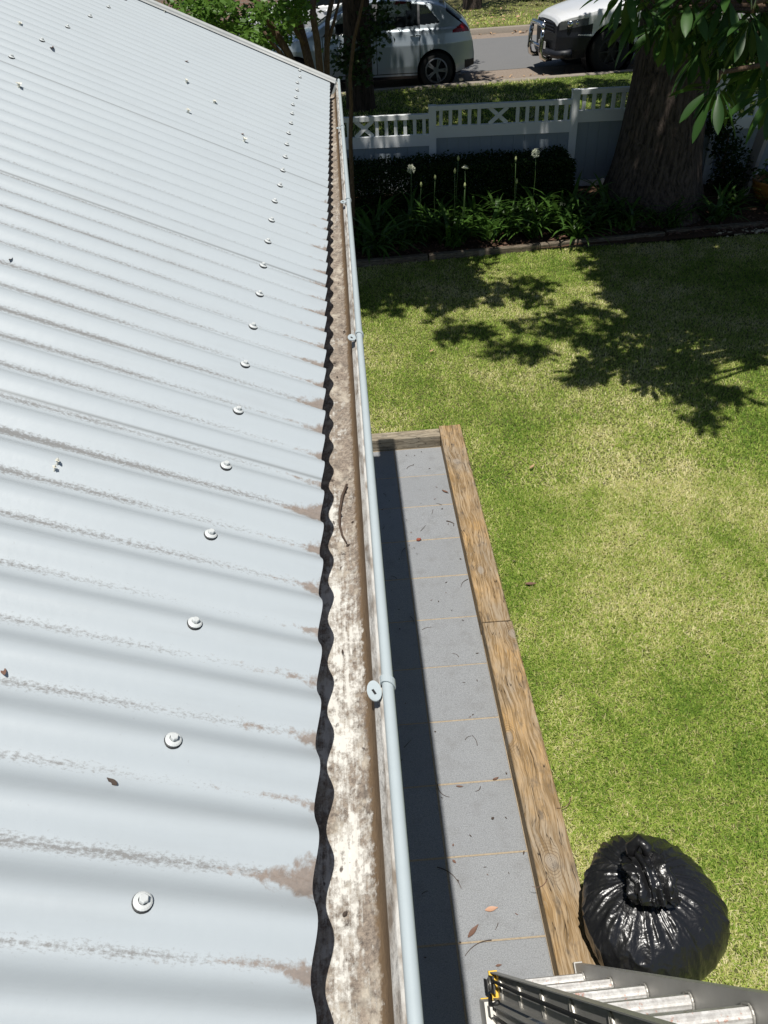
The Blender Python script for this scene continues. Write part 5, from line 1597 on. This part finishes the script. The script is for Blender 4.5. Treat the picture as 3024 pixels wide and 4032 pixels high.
# ------------------------------------------------------------------ small things lying about
def leaf_obj(name, p, L, wdt, ang, mat, label, cat, curl=.3, group=None, tilt=0.0):
    b = MB(); m = 7; vs = []
    d = Vector((math.cos(ang), math.sin(ang), 0)); s = Vector((-d.y, d.x, 0))
    for i in range(m):
        t = i / (m - 1); w = wdt * math.sin(PI * min(.97, max(.04, t)) ** .8) / 2
        z = curl * L * (t - .4) ** 2 + .0012
        c = Vector(p) + d * L * (t - .5) + Vector((0, 0, z))
        vs += [c - s * w + Vector((0, 0, w * .5)), c, c + s * w + Vector((0, 0, w * .35))]
    fs = []
    for i in range(m - 1):
        a = 3 * i; fs += [(a, a + 1, a + 4, a + 3), (a + 1, a + 2, a + 5, a + 4)]
    b.add([v - Vector(p) for v in vs], fs)
    o = b.build(name, mat, None, True, p); tag(o, label, cat, group); return o
def twig_obj(p0, p1, sag, r_, label, group=None, mat=None, z=.003):
    b = MB(); p0 = Vector((*p0[:2], z)); p1 = Vector((*p1[:2], z)); s = Vector((-(p1 - p0).y, (p1 - p0).x, 0))
    pts = [p0 + (p1 - p0) * t + s * sag * 4 * t * (1 - t) for t in np.linspace(0, 1, 9)]
    c = (p0 + p1) / 2
    b.tube([q - c for q in pts], list(np.linspace(r_, r_ * .5, 9)), 6)
    o = b.build('twig', mat or M['twig'], None, True, c); tag(o, label, 'twig', group); return o
r7 = lambda a, b_: at(1700 + a / 2.143, 3000 + b_ / 2.143, z=0)
r4 = lambda a, b_: at(1350 + a / 1.746, 1600 + b_ / 1.746, z=0)
def r7z(a, b_): return r7(a, b_) + np.array([0, 0, .002])
leaf_obj('fallen_leaf', r7z(505, 1245), .055, .022, .12, M['leafpink'], 'peach coloured curled leaf lying on the paving near the ladder', 'leaf', .25)
leaf_obj('fallen_leaf', r7z(350, 1430), .068, .020, .75, M['leafbrown'], 'lacy dark brown skeleton leaf on the paving joint near the ladder', 'leaf', .2)
twig_obj(r7(505, 1505), r7(280, 1640), -.12, .0022, 'long curved bare twig on the paving nearest the ladder')
twig_obj(r7(45, 890), r7(250, 1070), .14, .0022, 'dark curved twig crossing the edge of the shade on the paving')
twig_obj(r7(50, 190), r7(150, 300), -.2, .002, 'short bent twig at the shade edge on the middle paving')
twig_obj(r7(560, 1360), r7(535, 1420), .05, .0016, 'tiny straight twig between the peach leaf and the sleeper')
twig_obj(r7(1155, 400), r7(1035, 495), .22, .002, 'reddish bent twig hanging over the lawn edge of the sleeper', None, M['leafbrown'], .108)
twig_obj(r7(955, 1085), r7(830, 1150), .22, .002, 'reddish bent twig resting on the path edge of the sleeper', None, M['leafbrown'], .104)
twig_obj(r7(410, 210), r7(368, 250), .2, .002, 'small dark hooked twig on the middle paving', None)
leaf_obj('fallen_leaf', r7z(540, 145), .032, .012, .3, M['leafbrown'], 'small forked brown leaf near the sleeper knot', 'leaf', .6)
leaf_obj('fallen_leaf', r7z(235, 210), .036, .010, -.2, M['leafbrown'], 'thin brown leaf just inside the sunlit paving', 'leaf', .3)
leaf_obj('fallen_leaf', r7z(190, 845), .022, .012, -.9, M['leafbrown'], 'rusty leaf fragment below a sandy joint near the shade', 'leaf', .4)
leaf_obj('fallen_leaf', r7z(565, 1720), .026, .010, .1, M['leafbrown'], 'small brown leaf just before the ladder', 'leaf', .3)
leaf_obj('fallen_leaf', r7z(515, 480), .016, .013, .4, M['leafdark'], 'round dark seed husk alone in the middle of a paving slab', 'leaf', .8)
for dx, dy, a in ((0, 0, .2), (.012, .006, 1.3), (-.008, .012, 2.4)):
    pass
leaf_obj('dried_flower', tuple(r4(522, 920) + np.array([0, 0, .002])), .035, .030, .5, M['red'], 'rust-red dried flower cluster on the far paving', 'dried flower', .6)
leaf_obj('fallen_leaf', tuple(r4(705, 590) + np.array([0, 0, .002])), .06, .018, -.8, M['leafbrown'], 'olive brown curled leaf beside the sleeper on the far paving', 'leaf', .5)
twig_obj(r4(712, 790), r4(765, 810), .1, .004, 'stubby dark twig by the sleeper on the far paving')
twig_obj(r4(860, 1190), r4(812, 1245), -.15, .002, 'thin dark twig beside the sleeper on the middle paving')
twig_obj(r4(440, 430), r4(488, 405), .15, .002, 'thin pale twig on the farthest paving slab')
twig_obj(r4(545, 1538), r4(608, 1520), .1, .0016, 'hair-thin twig across a middle slab')
q = random.Random(77)
SCR_L = 'tiny dark dry leaf scrap lying on the grey paving'
for k in range(62):
    x = q.uniform(-.02, .565); yy = q.uniform(1.25, 4.85)
    leaf_obj('leaf_scrap', (x, yy, .002), q.uniform(.008, .020), q.uniform(.003, .008), q.uniform(0, 6.28), M['leafdark'] if q.random() < .72 else M['leafbrown'], SCR_L, 'leaf scrap', q.uniform(.1, .8), 'dry leaf scraps on the paving')
for k in range(14):
    x = q.uniform(.02, .55); yy = q.uniform(1.3, 4.8); a = q.uniform(0, 6.28); L = q.uniform(.03, .07)
    twig_obj((x, yy), (x + L * math.cos(a), yy + L * math.sin(a)), q.uniform(-.2, .2), .0015, 'short thin dark twig scrap lying on the grey paving', 'twig scraps on the paving')
# on the lawn
for (px, py, L, m_, lb) in [(2095, 1838, .06, 'leaftan', 'pale curled dead leaf on the lawn beyond the far sleeper'), (2090, 2300, .07, 'leafbrown', 'long brown dead leaf on the lawn beside the sleeper'), (2025, 2210, .03, 'leafdark', 'small dark dead leaf on the lawn beside the far sleeper'),
                           (1700, 1382, .06, 'leaftan', 'rusty dead leaf on the lawn near the gutter'), (1890, 1065, .07, 'leaftan', 'pinkish dead leaf on the lawn just in front of the timber edging'), (2380, 1905, .03, 'leafdark', 'single dark speck of a leaf in the sunny middle of the lawn')]:
    p = at(px, py, z=.105); leaf_obj('fallen_leaf', tuple(p), L, L * .35, random.uniform(-.6, .9), M[m_], lb, 'leaf', .3)
# in the gutter
b = MB(); pts = [(-.036, 1.030, 2.569), (-.044, 1.005, 2.5665), (-.0495, .965, 2.5655), (-.0500, .930, 2.5655), (-.0465, .905, 2.566), (-.040, .885, 2.567)]
c = Vector(pts[2]); b.tube([Vector(p) - c for p in pts], [.0020, .0024, .0022, .0019, .0016, .0009], 8)
tag(b.build('twig', M['twig'], None, True, c), 'curved brown twig lying in the gutter silt', 'twig')
q = random.Random(31)
for k in range(14):
    yy = q.uniform(.3, 3.6); x = q.uniform(-.058, -.026)
    leaf_obj('leaf_scrap', (x, yy, 2.5632), q.uniform(.004, .010), q.uniform(.002, .005), q.uniform(0, 6.28), M['leafdark'], 'tiny dark leaf scrap in the gutter silt', 'leaf scrap', .4, 'leaf scraps in the gutter')
# fallen blossoms on the roof
from mathutils.bvhtree import BVHTree
ROOF_T = BVHTree.FromPolygons([tuple(v) for v in top], [tuple(int(i_) for i_ in q_) for q_ in Ft])
def on_roof(px, py):
    d = ray(px, py)
    hit = ROOF_T.ray_cast(Vector((0, 0, CAM_H)), Vector(d).normalized(), 20.0)[0]
    return np.array(hit)
def blossom(px, py, r_, label, seed):
    r_ *= .66; p = on_roof(px, py); b = MB(); q = random.Random(seed)
    for k in range(7):
        a = k * 2 * PI / 7 + q.uniform(-.3, .3); el = q.uniform(.12, .6); L = r_ * q.uniform(.7, 1.2)
        d = Vector((math.cos(a) * math.cos(el), math.sin(a) * math.cos(el), math.sin(el))); s = d.cross(Vector((0, 0, 1))).normalized() * L * .42; u = s.cross(d).normalized() * L * .12
        c = Vector((0, 0, .006))
        b.add([c, c + d * L * .5 + s + u, c + d * L, c + d * L * .5 - s + u], [(0, 1, 2, 3)])
    b.lathe([(0, .012), (r_ * .3, .008), (r_ * .34, 0), (r_ * .2, -.004)], n=8)
    o = b.build('blossom', M['petal'], None, False, tuple(p)); o.rotation_euler = (0, TH, 0); tag(o, label, 'blossom')
S8 = 1.8228
for (px, py, r_, lb) in [(527, 305, .016, 'cream blossom on the roof nearest the screw row'), (406, 243, .015, 'cream blossom in the middle of the far roof, lower of two'), (402, 178, .014, 'cream blossom in the middle of the far roof, upper of two'), (462, 223, .014, 'pale blossom on the roof between the middle pair and the far edge'),
                         (40, 188, .015, 'cream blossom at the left side of the roof below the upper screws'), (42, 54, .013, 'small pale blossom at the top left corner of the roof'), (355, 26, .012, 'small faded blossom near the far edge of the roof'), (123, 1003, .006, 'bird dropping shaped as cream petals on the near left roof, upper bit'), (117, 1017, .005, 'bird dropping shaped as cream petals on the near left roof, lower bit')]:
    blossom(px * S8, py * S8, r_, lb, int(px))  # the two near left bits are a bird dropping, built as blossom petals
for (px, py, L, m_, lb) in [(112, 103, .03, 'leafbrown', 'brown leaf among the upper screws of the roof'), (402, 133, .02, 'leafbrown', 'tiny brown leaf high on the far roof'), (24, 560, .014, 'leafdark', 'dark speck of leaf at the left edge of the roof'), (243, 1690, .013, 'leafdark', 'dark seed scrap in a near roof valley'), (8, 1450, .013, 'leafbrown', 'brown scrap at the left edge of the near roof'), (523, 290, .016, 'leafbrown', 'brown curl of leaf beside the blossom nearest the screw row')]:
    p = on_roof(px * S8, py * S8); leaf_obj('leaf_scrap', tuple(p + np.array([0, 0, -.001])), L, L * .4, random.uniform(0, 3), M[m_], lb, 'leaf scrap', .5)
